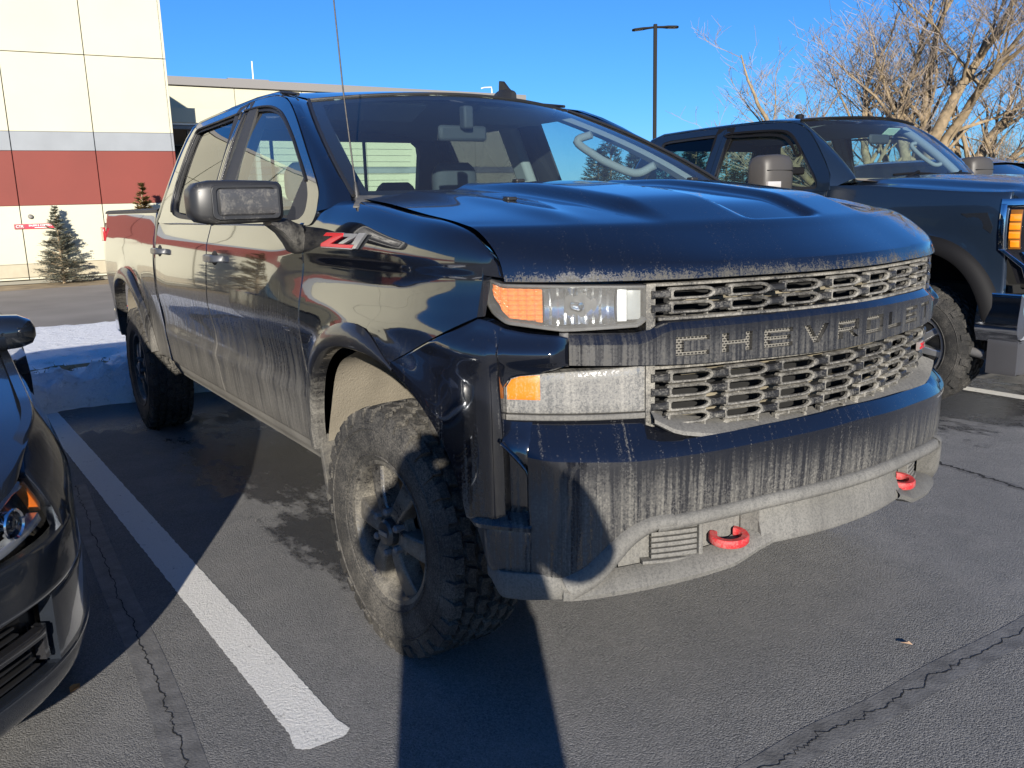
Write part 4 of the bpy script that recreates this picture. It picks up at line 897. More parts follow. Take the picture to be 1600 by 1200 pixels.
def flank(s):
    G = GM(s)
    fd = door_lower(s, 'front_door', .556, 1.7965); rd = door_lower(s, 'rear_door', 1.8045, 2.900)
    for dr, op, ou, gl in ((fd, f_open, f_out, SDG), (rd, r_open, r_out, TNG)):
        o_, i_ = outline(ou, 4), outline(op, 4)
        ring_slab('window_frame', G, o_, i_, -.03, .004, PAINTT, dr, smooth=30)
        ring_slab('window_seal', G, i_, outline(inw(op, .020), 4), -.03, -.004, RUBT, dr)
        sheet2d('side_window', G, outline(inw(op, .012), 4), -.014, gl, dr)
    # black pillar trims between the windows
    poly_slab('pillar_trim', G, [(1.565,1.382),(1.795,1.372),(1.795,1.915),(1.735,1.914),(1.70,1.876),(1.585,1.872)], -.005, .0065, TRIMB, fd, 0)
    poly_slab('pillar_trim', G, [(1.806,1.372),(1.865,1.382),(1.925,1.870),(1.92,1.905),(1.806,1.915)], -.005, .0065, TRIMB, rd, 0)
    poly_slab('corner_trim', G, [(.575,1.382),(.76,1.382),(.70,1.50),(.675,1.535),(.63,1.508),(.59,1.468),(.572,1.42)], -.010, .000, TRIMB, fd, 0)
    V, F = tube_vf([G(y, z, .006) for y, z in outline(f_open, 3)[6:40]], .0055, 6); mk('window_bead', V, F, RUBT, fd, 60)
    V, F = tube_vf([G(y, z, .006) for y, z in outline(r_open, 3)[9:48]], .0055, 6); mk('window_bead', V, F, RUBT, rd, 60)
    handle(s, 1.655, 1.213, fd); handle(s, 2.785, 1.213, rd)
    # cab side: A pillar, roof rail and rear corner round the doors
    inn = [(.466,1.41),(.466,1.44),(.480,1.476),(.528,1.516),(.605,1.567),(.702,1.627),(.824,1.699),(.95,1.767),(1.075,1.825),(1.197,1.869),(1.358,1.899),(1.534,1.914),(1.78,1.921),(2.0,1.920),(2.2,1.916),(2.45,1.907),(2.625,1.898),(2.706,1.876),(2.734,1.82),(2.761,1.70),(2.801,1.58),(2.834,1.50),(2.857,1.44),(2.902,1.38),(2.906,1.2),(2.906,.9),(2.906,.56)]
    # outer edge runs along the windscreen, the roof edge and the back of the cab, given in 3-D
    outp = []
    def ws(b_): return Vector(wsp(1.0, b_))
    for b_ in (-.02,.03,.10,.19,.30,.42,.55,.68,.81,.93,1.0): v = ws(min(1,max(0,b_))); outp.append((v.x+.012, v.y, v.z) if b_ > -.01 else (v.x+.02, v.y-.02, v.z-.03))
    for y, z in ((1.45,1.921),(1.78,1.930),(2.0,1.929),(2.2,1.926),(2.45,1.918),(2.66,1.906),(2.775,1.880),(2.81,1.82),(2.83,1.70),(2.865,1.58),(2.90,1.50),(2.925,1.44),(2.945,1.38),(2.955,1.2),(2.955,.9),(2.955,.56)): outp.append((GXf(z)-.006 if z > 1.3 else S(y, z)-.004, y, z))
    V = []
    for (y, z), q in zip(inn, outp):
        xi = GXf(z)+.003 if z > 1.37 else S(y, z); a = Vector((xi, y, z)); c = Vector(q)
        V += [Vector((a.x-.035, a.y, a.z)), a]
        mid = (a+c)/2; mid.x += .010; V += [a*.72+c*.28+Vector((.006,0,.002)), mid+Vector((0,0,.004)), a*.28+c*.72+Vector((.006,0,.003)), c, Vector((c.x-.03, c.y+.004, c.z-.01))]
    V = [(s*v.x, v.y, v.z) for v in V]; mk('cab_side', V, grid_faces(len(inn), 7), [PAINTT], TK, 45)
def wsp(a, b_):
    """windscreen point"""
    B0 = Vector((.882*a, .300+.020*a*a, 1.450+.004*a*a)); T0 = Vector((.672*a, 1.075+.125*a*a, 1.897-.036*a*a)); q = B0+(T0-B0)*b_
    k = 4*b_*(1-b_); return (q.x + .036*a*k, q.y-.016*k*(1-.3*a*a)-.040*k*a*a, q.z+.012*k*(1-a*a))
for s in (-1, 1): flank(s)
# windscreen
na, nb_ = 33, 20
V = [wsp(a, b_) for a in np.linspace(-1,1,na) for b_ in np.linspace(0,1,nb_)]; ws_o = mk('windshield', V, grid_faces(na, nb_), WSG, TK, 60)
o_ = [(a, 0) for a in np.linspace(-1,1,20)] + [(1, b_) for b_ in np.linspace(0,1,12)[1:]] + [(a, 1) for a in np.linspace(1,-1,20)[1:]] + [(-1, b_) for b_ in np.linspace(1,0,12)[1:-1]]
def wsin(a, b_): return (a*.935, .055+b_*.885)
V = [Vector(wsp(*q))+Vector((0,.006,-.004)) for q in o_] + [Vector(wsp(*wsin(*q)))+Vector((0,.006,-.004)) for q in o_]; n = len(o_)
mk('glass_border', V, [(i, (i+1) % n, n+(i+1) % n, n+i) for i in range(n)], mat('black_frit', (.006,.006,.007), .4), ws_o, 60)
for s in (-1, 1):
    V, F = tube_vf([Vector(wsp(s*1.004, b_))+Vector((s*.004,-.004,.004)) for b_ in np.linspace(0,1,14)], .007, 6); mk('windshield_trim', V, F, BLKPL, ws_o, 60)
V, F = tube_vf([Vector(wsp(a, 1.004))+Vector((0,-.003,.002)) for a in np.linspace(-1,1,24)], .006, 6); mk('header_trim', V, F, BLKPL, ws_o, 60)
# cowl between hood and glass
V = []
for a in np.linspace(-1,1,31):
    r_ = Vector(hoodp(a*.985, 1.0)); g = Vector(wsp(a, 0)); V += [r_+Vector((0,-.06,-.035)), r_+Vector((0,.012,-.030)), g+Vector((0,-.03,-.02)), g+Vector((0,.01,.004))]
cowl = mk('cowl_panel', V, grid_faces(31, 4), dirty('cowl_plastic', (.05,.05,.05), .6, 0, 'all', .5, 4, 5, floor=.15), TK, 40)
for s in (-1, 1):
    V = [Vector(wsp(s*a, b_))+Vector((s*dx, dy, dz)) for a, b_, dx, dy, dz in ((.99,0,.0,-.005,.004),(.99,0,.075,-.13,-.03),(.90,0,.03,-.16,-.035),(.90,0,0,-.01,.004))]; mk('cowl_corner', V, [(0,1,2,3)], cowl.data.materials[0], cowl, 0, solid=.006)
# wipers
for k, (a0, a1) in enumerate(((-.52,.02),(.18,.80))):
    p0 = Vector(wsp(a0, .0))+Vector((0,-.035,.012)); V, F = tube_vf([p0, Vector(wsp((a0+a1)/2-.1, .035))+Vector((0,-.012,.02)), Vector(wsp((a0+a1)/2, .05))+Vector((0,-.006,.018))], [.010,.008,.006], 6); wp = mk('wiper', V, F, BLKPL, TK, 60)
    V, F = tube_vf([Vector(wsp(a, .03+.02*math.sin((a-a0)/(a1-a0)*3.14)))+Vector((0,-.008,.010)) for a in np.linspace(a0,a1,14)], .006, 5); mk('wiper_blade', V, F, BLKPL, wp, 60)
# roof
V = []; ny, nx = 30, 33
for i in range(ny):
    f = i/(ny-1)
    for a in np.linspace(-1,1,nx):
        h_ = Vector(wsp(a, 1.0)); y1 = 2.775-.03*abs(a)**4; y = h_.y-.006+(y1-h_.y)*f
        ze = float(np.interp(y, [1.05,1.2,1.45,1.78,2.2,2.66,2.78],[1.858,1.868,1.918,1.929,1.926,1.906,1.88])); xe = .672+.04*sstep(0,.3,f)
        zc_ = float(np.interp(f, [0,.06,.14,.3,.6,.9,1.0],[1.900,1.918,1.934,1.948,1.948,1.930,1.905])); k = 1-abs(a)**2.6
        V.append((xe*a, y, ze*(1-k)+zc_*k if f > 0 else h_.z+.004))
roof = mk('roof', V, grid_faces(ny, nx), PAINTT, TK, 45)
for s in (-1, 1):
    V, F = tube_vf([(s*.700, y, z) for y, z in ((1.26,1.893),(1.45,1.922),(1.78,1.932),(2.2,1.929),(2.66,1.908))], .008, 6); mk('roof_ditch_trim', V, F, BLKPL, roof, 60)
# antennas
bm_ = Vector((.33, 1.24, 1.925))
V = []; 
for f in np.linspace(0,1,12):
    y = -.075+.17*f; w_ = .030*math.sin(math.pi*(.12+.80*f))**.7; h_ = .030*math.sin(math.pi*(.08+.84*f))**.6
    V += [bm_+Vector(q) for q in ((-w_,y,-.02),(-w_*.9,y,.006),(-w_*.5,y,h_),(w_*.5,y,h_),(w_*.9,y,.006),(w_,y,-.02))]
sf = mk('roof_antenna', V, grid_faces(12, 6)+[tuple(range(6)), tuple(range(66,72))], BLKPL, TK, 50)
pts = [(-.068,.010),(-.03,.036),(.010,.070),(.045,.076),(.050,.020),(.02,.012)]; V = [bm_+Vector((x, y, z)) for x in (-.007,.007) for y, z in pts]; n = 6
mk('fin', V, [tuple(range(n)), tuple(range(n,2*n))]+[(i,(i+1)%n,n+(i+1)%n,n+i) for i in range(n)], BLKPL, sf, 30, bev=.004)
m0 = Vector((-.872,.33,1.452)); V, F = tube_vf([m0+Vector((0,0,-.02)), m0+Vector((0,0,.015)), m0+Vector((.0,.005,.05))], [.014,.012,.005], 8); ma = mk('antenna_mast', V, F, BLKPL, TK, 60)
V, F = tube_vf([m0+Vector((.0,.004,.03)), m0+Vector((-.012,.03,.35)), m0+Vector((-.022,.06,.86))], [.0030,.0026,.0022], 6); mk('mast_rod', V, F, mat('mast_steel', (.035,.032,.03), .55, .2, bump=.6, bscale=90), ma, 60)
# back of the cab with its window
def bw(a, z, d=0): 
    y = 2.93-.32*(z-1.43)/.47*.5; return (a, y+d, z)
o_ = resample([(-.94,1.30),(.94,1.30),(.93,1.45),(.80,1.80),(.74,1.885),(-.74,1.885),(-.80,1.80),(-.93,1.45)], 64); i_ = resample([(-.66,1.44),(.66,1.44),(.68,1.50),(.66,1.78),(.62,1.82),(-.62,1.82),(-.66,1.78),(-.68,1.50)], 64)
cb = ring_slab('cab_back', bw, [tuple(q) for q in o_], [tuple(q) for q in i_], -.05, 0, INTD, TK); rw = sheet2d('rear_window', bw, [tuple(q) for q in i_], -.02, glass('rear_glass', (.62,.76,.66)), TK)
for k in range(9): mk('heater_line', *box_vf(bw(0, 1.475+k*.038, -.026), (1.22,.002,.0022)), mat('heater_line', (.10,.09,.05), .6), rw, 0)
for s in (-1, 1): mk('window_divider', *box_vf(bw(s*.30, 1.63, -.022), (.018,.012,.40)), RUBT, rw, 0)
slab('cab_back_lower', lambda x, z, d=0: (x, 2.935+d, z), np.linspace(-.94,.94,5), .50, 1.31, 0, -.03, 4, BLKPL, TK, rim=False)
slab('cab_floor', lambda x, y, d=0: (x, y, .52+d), np.linspace(-.95,.95,5), .45, 2.93, 0, .02, 4, INTD, TK, rim=False)
# rocker, sill and the pinch weld beneath the doors
def rocker(s):
    V = []
    for y in list(np.linspace(.515,2.95,40)):
        x = S(y, .555); V += [(s*(x-.004),y,.560),(s*(x-.010),y,.535),(s*(x-.022),y,.512),(s*(x-.030),y,.505),(s*(x-.034),y,.488),(s*(x-.070),y,.482),(s*(x-.12),y,.50),(s*(x-.12),y,.60)]
    rk = mk('rocker_panel', V, grid_faces(40, 8), dirty('rocker_dirt', (.03,.03,.03), .6, 0, 'side', 1.1, 4, 5, floor=.35), TK, 45)
mir(rocker)
box('frame_rail', (-.48,1.9,.50), (.09,5.2,.14), BLKPL, TK); box('frame_rail', (.48,1.9,.50), (.09,5.2,.14), BLKPL, TK); box('underbody', (0,1.6,.58), (1.3,3.0,.10), VOID, TK)
V, F = tube_vf([(-.7,3.745,.42),(.7,3.745,.42)], .05, 10); mk('rear_axle', V, F, BLKPL, TK, 50); V, F = lathe_vf([(-.14,.06),(-.08,.15),(.08,.15),(.14,.06)], 20, 'x', (0,3.745,.42)); mk('differential', V, F, BLKPL, TK)
for s in (-1, 1): V, F = tube_vf([(s*.62,3.60,.40),(s*.60,3.52,.95)], .03, 8); mk('shock_absorber', V, F, mat('shock_grey', (.22,.20,.17), .7), TK, 50)
# bed
def bedside(s):
    M = SM(s); yc = 3.78; ys = [2.968,2.972]+list(np.linspace(3.0,3.25,8))+[3.268,3.2745,3.276,3.279,3.286,3.30]+list(np.linspace(3.33,4.24,40))+[4.26,4.274,4.281,4.284,4.2855]+list(np.linspace(4.30,4.70,12))+[4.715,4.72]
    lo = lambda y: max(.56, arch_z(y, yc)) if abs(y-yc) < .505 else .56+.06*sstep(4.3,4.7,y)
    bs_ = slab('bed_side', M, ys, lo, 1.425, lambda y, z: -.012*sstep(4.6,4.72,y), .05, 44, SIDEP, TK, smooth=30)
    V = []
    for y in np.linspace(2.97,4.715,24): V += [(s*(S(y,1.425)+.002),y,1.424),(s*(S(y,1.425)-.002),y,1.440),(s*(S(y,1.425)-.02),y,1.449),(s*(S(y,1.425)-.07),y,1.449),(s*(S(y,1.425)-.085),y,1.43)]
    mk('rail_cap', V, grid_faces(24, 5), mat('rail_plastic', (.02,.02,.021), .55), bs_, 45)
    slab('bed_inner', lambda y, z, d=0: (s*(.80+d), y, z), np.linspace(2.98,4.71,6), .85, 1.43, 0, .02, 4, BLKPL, bs_, rim=False)
    slab('tail_lamp', lambda z, x, d=0: (s*x, 4.722+d, z), np.linspace(.95,1.36,8), .83, .975, 0, .02, 3, mat('tail_red', (.35,.01,.01), .2, coat=1), bs_)
    V, F = box_vf((s*1.0,4.66,1.28), (.02,.10,.10)); mk('tail_lamp_side', V, F, mat('tail_red'), bs_, 30, bev=.005)
mir(bedside)
slab('tailgate', lambda x, z, d=0: (x, 4.73+d, z), np.linspace(-.80,.80,9), .85, 1.43, 0, -.04, 5, PAINTT, TK); slab('bed_front', lambda x, z, d=0: (x, 2.99+d, z), np.linspace(-.93,.93,5), .56, 1.43, 0, .02, 4, BLKPL, TK)
slab('bed_floor', lambda x, y, d=0: (x, y, .86+d), np.linspace(-.82,.82,5), 2.98, 4.72, 0, .02, 4, BLKPL, TK); box('rear_bumper', (0,4.86,.62), (1.9,.20,.20), CHROME, TK, .03)
# wheel-opening trims, liners, flap
def arch(s, yc, fa, fb, name='arch_trim', lim=-1):
    M = SM(s); V = []; n = 46; rows = ((.000,-.030),(.000,.010),(.006,.020),(.030,.024),(.062,.020),(.076,.006))
    A = []
    for k in range(n):
        th = math.pi*k/(n-1); y = yc + .505*math.copysign(abs(math.cos(th))**(2/2.5), math.cos(th)); z = .40+.60*abs(math.sin(th))**(2/2.5)
        if z < .565 or (yc < 1 and y < -.24): continue
        A.append((y, z, math.cos(th), math.sin(th)))
    for y, z, c, sn in A:
        for o_, d in rows:
            k_ = .12+.88*sstep(-.25, .02, y) if yc < 1 else 1.0; yy, zz = y+c*o_*k_, z+sn*o_*k_; base = S(yy, zz) if yy > -.50 else S(-.50, zz); V.append((s*(base+d*k_), yy, zz))
    return mk(name, V, grid_faces(len(A), 6), ARCHP, TK, 40)
def liner(s, yc, x1=.99, x0=.58):
    V = []; n = 40; xs = np.linspace(x0, x1-.02, 8)
    for k in range(n):
        th = -.02+ (math.pi-.50)*k/(n-1); rr = 1.0+.015*math.sin(th*9)
        y = yc + .500*math.copysign(abs(math.cos(th))**.8, math.cos(th))*rr; z = .40+.595*math.copysign(abs(math.sin(th))**.8, math.sin(th))*rr
        for x in xs: V.append((s*min(x, .985 if yc > 1 else min(.985, Wn(max(y,-.55))-.02)), y, z - .004*math.sin(x*40)))
    F = grid_faces(n, 8); o = len(V); c = len(V); V.append((s*x0, yc, .75)); F += [(k*8, (k+1)*8, c) for k in range(n-1)]
    mk('wheel_liner', V, F, LINER, TK, 50)
for s in (-1, 1):
    for yc in (0.0, 3.78): arch(s, yc, 0, 0); liner(s, yc)
    # flap behind the front wheel
    V = []
    for f in np.linspace(0,1,8):
        z = .62-.25*f; x = .985-.012*f; y = .505-.02*f; V += [(s*(x+.015),y-.010,z),(s*(x+.02),y+.004,z),(s*(x-.20),y+.02,z),(s*(x-.20),y-.008,z)]
    mk('mud_flap', V, grid_faces(8, 4, False, True)+[(0,1,2,3),(28,29,30,31)], dirty('flap_dirt', (.03,.03,.03), .7, 0, 'all', .5, 4, 5, (.15,.14,.12), floor=.4), TK, 30, bev=.003)
# wheels
SP = [(.055,.034,-.108,-.06),(.085,.030,-.112,-.055),(.13,.034,-.110,-.05),(.18,.040,-.102,-.05),(.222,.046,-.094,-.05),(.234,.048,-.09,-.05)]
WH = make_wheel(TK, (-.872, 0, .405), rad(4), .408, .270, .232, 6, RIMB, RUBC, 34, SP, dirty('cap_black', (.014,.014,.015), .35, .3, 'all', .4, 4, 5, floor=.1), 3, 6, rad(5), .017)
capm = WH.children[[c.name.split('.')[0] for c in WH.children].index('hub_cap')]
mkb = mk('cap_emblem', *box_vf((-.1325,0,0),(.003,.050,.014)), mat('emblem_grey', (.25,.25,.25), .4, .5), None, 30); mkb.parent = WH
copy_wheel(WH, TK, (.872, 0, .405), math.pi+rad(4)); copy_wheel(WH, TK, (-.895, 3.745, .405), 0).rotation_euler[0] = .5; copy_wheel(WH, TK, (.895, 3.745, .405), math.pi)
# mirrors
def mirror(s):
    def R3(x, y, z):
        if s > 0: return Vector((1.03+(x-1.03)*.22+(y-.60)*-.30, .60+(x-1.03)*.95+(y-.60)*.25, z))   # the far mirror is folded back
        return Vector((s*x, y, z))
    V = []; prof = [(1.082,.056,.068,.06),(1.092,.064,.080,.078),(1.14,.068,.086,.086),(1.22,.070,.086,.088),(1.31,.070,.083,.084),(1.352,.062,.074,.076),(1.372,.044,.054,.058),(1.378,.02,.03,.03)]
    for x, hz, hz2, dp in prof:
        zc_ = 1.447
        for k in range(20):
            a = 2*math.pi*k/20; c, sn = math.cos(a), math.sin(a); e = .42
            yy = math.copysign(abs(c)**e, c)*dp; zz = math.copysign(abs(sn)**e, sn)*hz
            V.append(R3(x, .50+yy*(.75 if c < 0 else 1.0), zc_+zz))
    n = 20; mo = mk('side_mirror', V, grid_faces(len(prof), n, False, True)+[tuple(range(n)), tuple(range((len(prof)-1)*n, len(prof)*n))], MIRP, TK, 50)
    # stepped panel on the front face
    FMi = lambda x, z, d=0.: R3(x, .436-d, z)
    ring_slab('face_frame', FMi, dens_r(1.098,1.318,1.392,1.500,.018), dens_r(1.112,1.302,1.404,1.490,.014), -.01, .0045, MIRP, mo, .002); 
    slab('face_inset', FMi, np.linspace(1.106,1.292,8), 1.408, 1.486, .0072, .012, 4, dirty('mirror_inset', (.045,.045,.047), .35, 0, 'all', .35, 4, 5, floor=.2), mo)
    slab('mirror_glass', lambda x, z, d=0.: R3(x, .592+d, z), np.linspace(1.105,1.345,6), 1.392, 1.502, 0, .006, 4, CHROME, mo)
    V = []
    for f, (x, y, z, hy, hz) in enumerate(((1.12,.52,1.385,.045,.018),(1.08,.535,1.365,.055,.026),(1.045,.56,1.345,.065,.045),(1.015,.60,1.325,.080,.055),(.985,.63,1.315,.095,.055))):
        for k in range(12):
            a = 2*math.pi*k/12; V.append(R3(x, y+hy*math.copysign(abs(math.cos(a))**.6, math.cos(a)), z+hz*math.copysign(abs(math.sin(a))**.6, math.sin(a))))
    mk('mirror_arm', V, grid_faces(5, 12, False, True)+[tuple(range(12)), tuple(range(48,60))], MIRP, mo, 50)
def dens_r(x0, x1, z0, z1, r):
    P = []
    for cx, cz, a0 in ((x1-r,z1-r,0),(x0+r,z1-r,90),(x0+r,z0+r,180),(x1-r,z0+r,270)): P += [(cx+r*math.cos(rad(a0+q)), cz+r*math.sin(rad(a0+q))) for q in (0,30,60,90)]
    return P
mir(mirror)
# fender badge: red Z over chrome 71
def BMp(s):
    def f(y, z, d=0.):
        zs, xs = SHZ(y), SHX(y); x0 = S(y, CR_Z)
        if z <= CR_Z: x = S(y, z)
        else:
            u = min(1,(z-CR_Z)/(zs-CR_Z)); sn = u**(1/1.02); x = xs+(x0-xs)*math.sqrt(max(0,1-sn*sn))**.86
        return (s*(x+d), y, z+d*.35)
    return f
def zbadge(s):
    M = BMp(s); y0, y1, z0, z1 = .345, .095, 1.293, 1.338; g = 1
    def T_(P): return [(y0+(y1-y0)*a + (b_-.5)*(-.035), z0+(z1-z0)*b_) for a, b_ in P]
    zb = [(0,0),(1.0,0),(1.06,.22),(.30,.22),(.60,.78),(.56,1.0),(.02,1.0),(-.03,.76),(.30,.76),(-.02,.20)]
    def dn(P): return dens([tuple(q) for q in P], .02)
    pl = poly_slab('fender_badge', M, dn(T_([(a*1.0-(.012 if a<.5 else -.012), b_*1.0+(-.06 if b_<.5 else .06)) for a, b_ in zb])), .002, .007, CHROME, TK, 0)
    poly_slab('badge_letter', M, dn(T_(zb)), .006, .0105, REDM, pl, 0)
    poly_slab('badge_digit', M, dn(T_([(.60,.98),(1.0,.98),(.99,.76),(.72,.27),(.56,.27),(.80,.76),(.62,.76)])), .003, .0105, SILV, pl, 0)
    poly_slab('badge_digit', M, dn(T_([(1.04,1.04),(1.24,1.04),(1.14,.0),(1.03,-.04),(1.06,.27),(.98,.27)])), .003, .0105, SILV, pl, 0)
mir(zbadge)
# ------------------------------------------------------------------ interior
def seat(x, y, z0=.62, back=.62, w_=.52, lab='front_seat'):
    V = []; 
    for f in np.linspace(0,1,10):
        yy = y+.26*f*f*.5+.16*f; zz = z0+.18+back*f; ww = w_/2*(1-.18*f*f); dp = .075*(1-.3*f)
        for k in range(14):
            a = 2*math.pi*k/14; V.append((x+ww*math.copysign(abs(math.cos(a))**.5, math.cos(a)), yy+dp*math.copysign(abs(math.sin(a))**.6, math.sin(a)), zz))
    o = mk(lab, V, grid_faces(10, 14, False, True)+[tuple(range(14)), tuple(range(126,140))], SEATM, TK, 60)
    box('seat_cushion', (x, y-.22, z0+.14), (w_, .56, .18), SEATM, o, .06); hy = y+.34*back/.62
    V = []
    for f in np.linspace(-1,1,9):
        hw = .135*(1-.28*max(0,f)**3)*(1-.1*abs(f)**4)
        for k in range(14):
            a = 2*math.pi*k/14; V.append((x+hw*math.copysign(abs(math.cos(a))**.45, math.cos(a)), hy+.05*math.copysign(abs(math.sin(a))**.6, math.sin(a))*(1-.4*abs(f)**5), z0+.18+back+.135+.095*f))
    mk('headrest', V, grid_faces(9, 14, False, True)+[tuple(range(14)), tuple(range(112,126))], SEATM, o, 60)
    for q in (-.05,.05): V, F = tube_vf([(x+q, hy, z0+.15+back), (x+q, hy, z0+.24+back)], .007, 6); mk('headrest_post', V, F, CHROME, o, 60)
    return o
seat(-.42, 1.58); seat(.42, 1.58); seat(-.45, 2.45, .66, .50, .56, 'rear_seat'); seat(.45, 2.45, .66, .50, .56, 'rear_seat'); seat(0, 2.47, .66, .46, .34, 'rear_seat')
V = []
for a in np.linspace(-1,1,21):
    V += [(.78*a, .46+.05*a*a, 1.425),(.80*a, .70+.05*a*a, 1.428),(.82*a, .92, 1.40),(.82*a, .99, 1.33),(.82*a, 1.0, 1.0)]
dash = mk('dashboard', V, grid_faces(21, 5), INTG, TK, 50); box('centre_stack', (0,1.0,1.20), (.34,.10,.36), INTD, dash, .02); box('console', (0,1.45,.88), (.30,.75,.36), INTD, dash, .03)
c = Vector((.42,1.13,1.30)); ax = Vector((0,-.82,.40)).normalized(); u_ = Vector((1,0,0)); v_ = ax.cross(u_); V = []
for k in range(36):
    a = 2*math.pi*k/36; q = u_*math.cos(a)+v_*math.sin(a)
    for j in range(8): b_ = 2*math.pi*j/8; V.append(c+q*(.188+.016*math.cos(b_))+ax*(.016*math.sin(b_)))
sw = mk('steering_wheel', V, grid_faces(36, 8, True, True), INTD, TK, 60); V, F = tube_vf([c+ax*.02, c-ax*-.03, c+ax*.22], [.06,.05,.03], 10); mk('column', V, F, INTD, sw, 50)
for a in (0, math.pi, -math.pi/2): V, F = tube_vf([c, c+(u_*math.cos(a)+v_*math.sin(a))*.18], .014, 6); mk('wheel_spoke', V, F, INTD, sw, 50)
rvm = mk('rear_view_mirror', *box_vf((.0,1.10,1.735),(.25,.03,.07)), INTD, TK, 30, bev=.015); mk('mirror_face', *box_vf((.0,1.119,1.735),(.235,.006,.058)), CHROME, rvm, 0); mk('mirror_stem', *box_vf((0,1.06,1.80),(.05,.05,.10)), INTD, rvm, 30, bev=.01)
for s in (-1, 1):
    sv = mk('sun_visor', *box_vf((s*.36,1.24,1.835),(.44,.17,.02),Matrix.Rotation(-.35,3,'X')), INTG, TK, 30, bev=.008)
    V = []   # trim over the pillar, and the grab handle on it
    for b_ in np.linspace(.02,.98,12): q = Vector(wsp(s*.985, b_)); V += [q+Vector((0,.02,-.008)), q+Vector((-s*.055,.045,-.02)), q+Vector((-s*.045,.11,-.02)), q+Vector((s*.02,.10,-.02))]
    pt = mk('pillar_trim_inner', V, grid_faces(12, 4), INTG, TK, 50)
    A_, B_ = Vector(wsp(s*.97,.74))+Vector((-s*.05,.09,-.02)), Vector(wsp(s*.97,.34))+Vector((-s*.05,.09,-.02)); off = Vector((-s*.045,.06,-.03))
    V, F = tube_vf(cr([A_, A_+off, (A_*.6+B_*.4)+off*1.35, (A_*.35+B_*.65)+off*1.4, B_+off*1.1+Vector((0,.01,0)), B_], 5), [.020]*26, 8); mk('grab_handle', V, F, INTG, pt, 60)
slab('headliner', lambda x, y, d=0: (x, y, 1.885-.06*abs(x/.7)**3+d), np.linspace(-.70,.70,9), 1.22, 2.74, 0, .01, 6, INTG, TK, rim=False)
for s in (-1, 1): slab('door_card', lambda y, z, d=0: (s*(.90+d-.05*sstep(1.0,1.36,z)), y, z), np.linspace(.6,2.88,8), .56, 1.365, 0, .02, 5, INTD, TK, rim=False); box('belt_pillar', (s*.80,1.80,1.62), (.06,.13,.52), INTG, TK, .02, Matrix.Rotation(s*-.40,3,'Y'))
slab('firewall', lambda x, z, d=0: (x, .50+d, z), np.linspace(-.85,.85,5), .55, 1.40, 0, .02, 4, VOID, TK, rim=False)
# ================================================================== the grey pickup parked alongside (local frame: front axle at y = 0, near flank at x = -1.02)
FX, FY = 4.32, .93
FT = empty('pickup_truck', (FX, FY+1.6, 0), 'slate grey heavy-duty pickup with chrome bumper and large tow mirrors parked beside the black pickup', 'pickup truck')
def fl(x, y, z): return (FX+x, FY+y, z)
GREY = mat('slate_paint', (.016,.028,.050), .28, .5, coat=1.); FBL = mat('flare_black', (.007,.007,.008), .65, spec=.15, bump=.1, bscale=400)
_fs = pchip([.50,.6,.75,.9,1.05,1.2,1.32,1.40,1.47], [.93,.97,.99,1.0,1.012,1.016,1.008,.995,.98])
_fn = pchip([-.80,-.72,-.62,-.50,-.3,0.0,.3], [-.20,-.11,-.055,-.025,-.006,0,0])
def FS(y, z):
    r = arch_r(y, z, 0, .50, .42, 1.05); x = _fs(z) + (.03*math.exp(-((r-1)/.16)**2) if r >= 1 else .03) + _fn(y); return x
def FSM(s): return lambda y, z, d=0.: fl(s*(FS(y, z)+d), y, z)
FGX = pchip([1.42,1.47,1.60,1.75,1.88,1.95,1.99,2.02], [.99,.98,.93,.865,.80,.765,.735,.69])
def FGM(s): return lambda y, z, d=0.: fl(s*(FGX(z)+d), y, z)
def fz(y): return max(.55, arch_z(y, 0, 0, .50, .42, 1.05))
ff_open = [(.80,1.47),(.83,1.545),(.90,1.62),(1.0,1.725),(1.10,1.82),(1.19,1.885),(1.29,1.918),(1.5,1.932),(1.7,1.938),(1.82,1.935),(1.845,1.915),(1.845,1.75),(1.845,1.60),(1.845,1.49),(1.83,1.468),(1.5,1.463),(1.2,1.462),(.9,1.46)]
ff_out = [(.69,1.47),(.715,1.555),(.785,1.645),(.895,1.765),(1.01,1.872),(1.12,1.938),(1.26,1.972),(1.5,1.985),(1.7,1.988),(1.88,1.988),(1.893,1.97),(1.893,1.75),(1.893,1.60),(1.893,1.49),(1.893,1.448),(1.5,1.446),(1.2,1.445),(.75,1.443)]
fr_open = [(1.96,1.49),(1.96,1.60),(1.96,1.75),(1.96,1.91),(1.985,1.935),(2.15,1.935),(2.4,1.930),(2.56,1.922),(2.62,1.89),(2.655,1.78),(2.70,1.62),(2.735,1.50),(2.71,1.468),(2.4,1.465),(2.1,1.465),(1.975,1.468)]
fr_out = [(1.900,1.49),(1.900,1.60),(1.900,1.75),(1.900,1.97),(1.915,1.988),(2.15,1.986),(2.4,1.982),(2.62,1.974),(2.72,1.935),(2.77,1.80),(2.83,1.62),(2.88,1.50),(2.89,1.45),(2.4,1.446),(2.1,1.446),(1.91,1.446)]
def fws(a, b_):
    B0 = Vector((.80*a, .44+.17*a*a, 1.515+.012*a*a)); T0 = Vector((.735*a, 1.03+.13*a*a, 2.005-.025*a*a)); q = B0+(T0-B0)*b_; k = 4*b_*(1-b_); return fl(q.x, q.y-.02*k, q.z+.012*k)
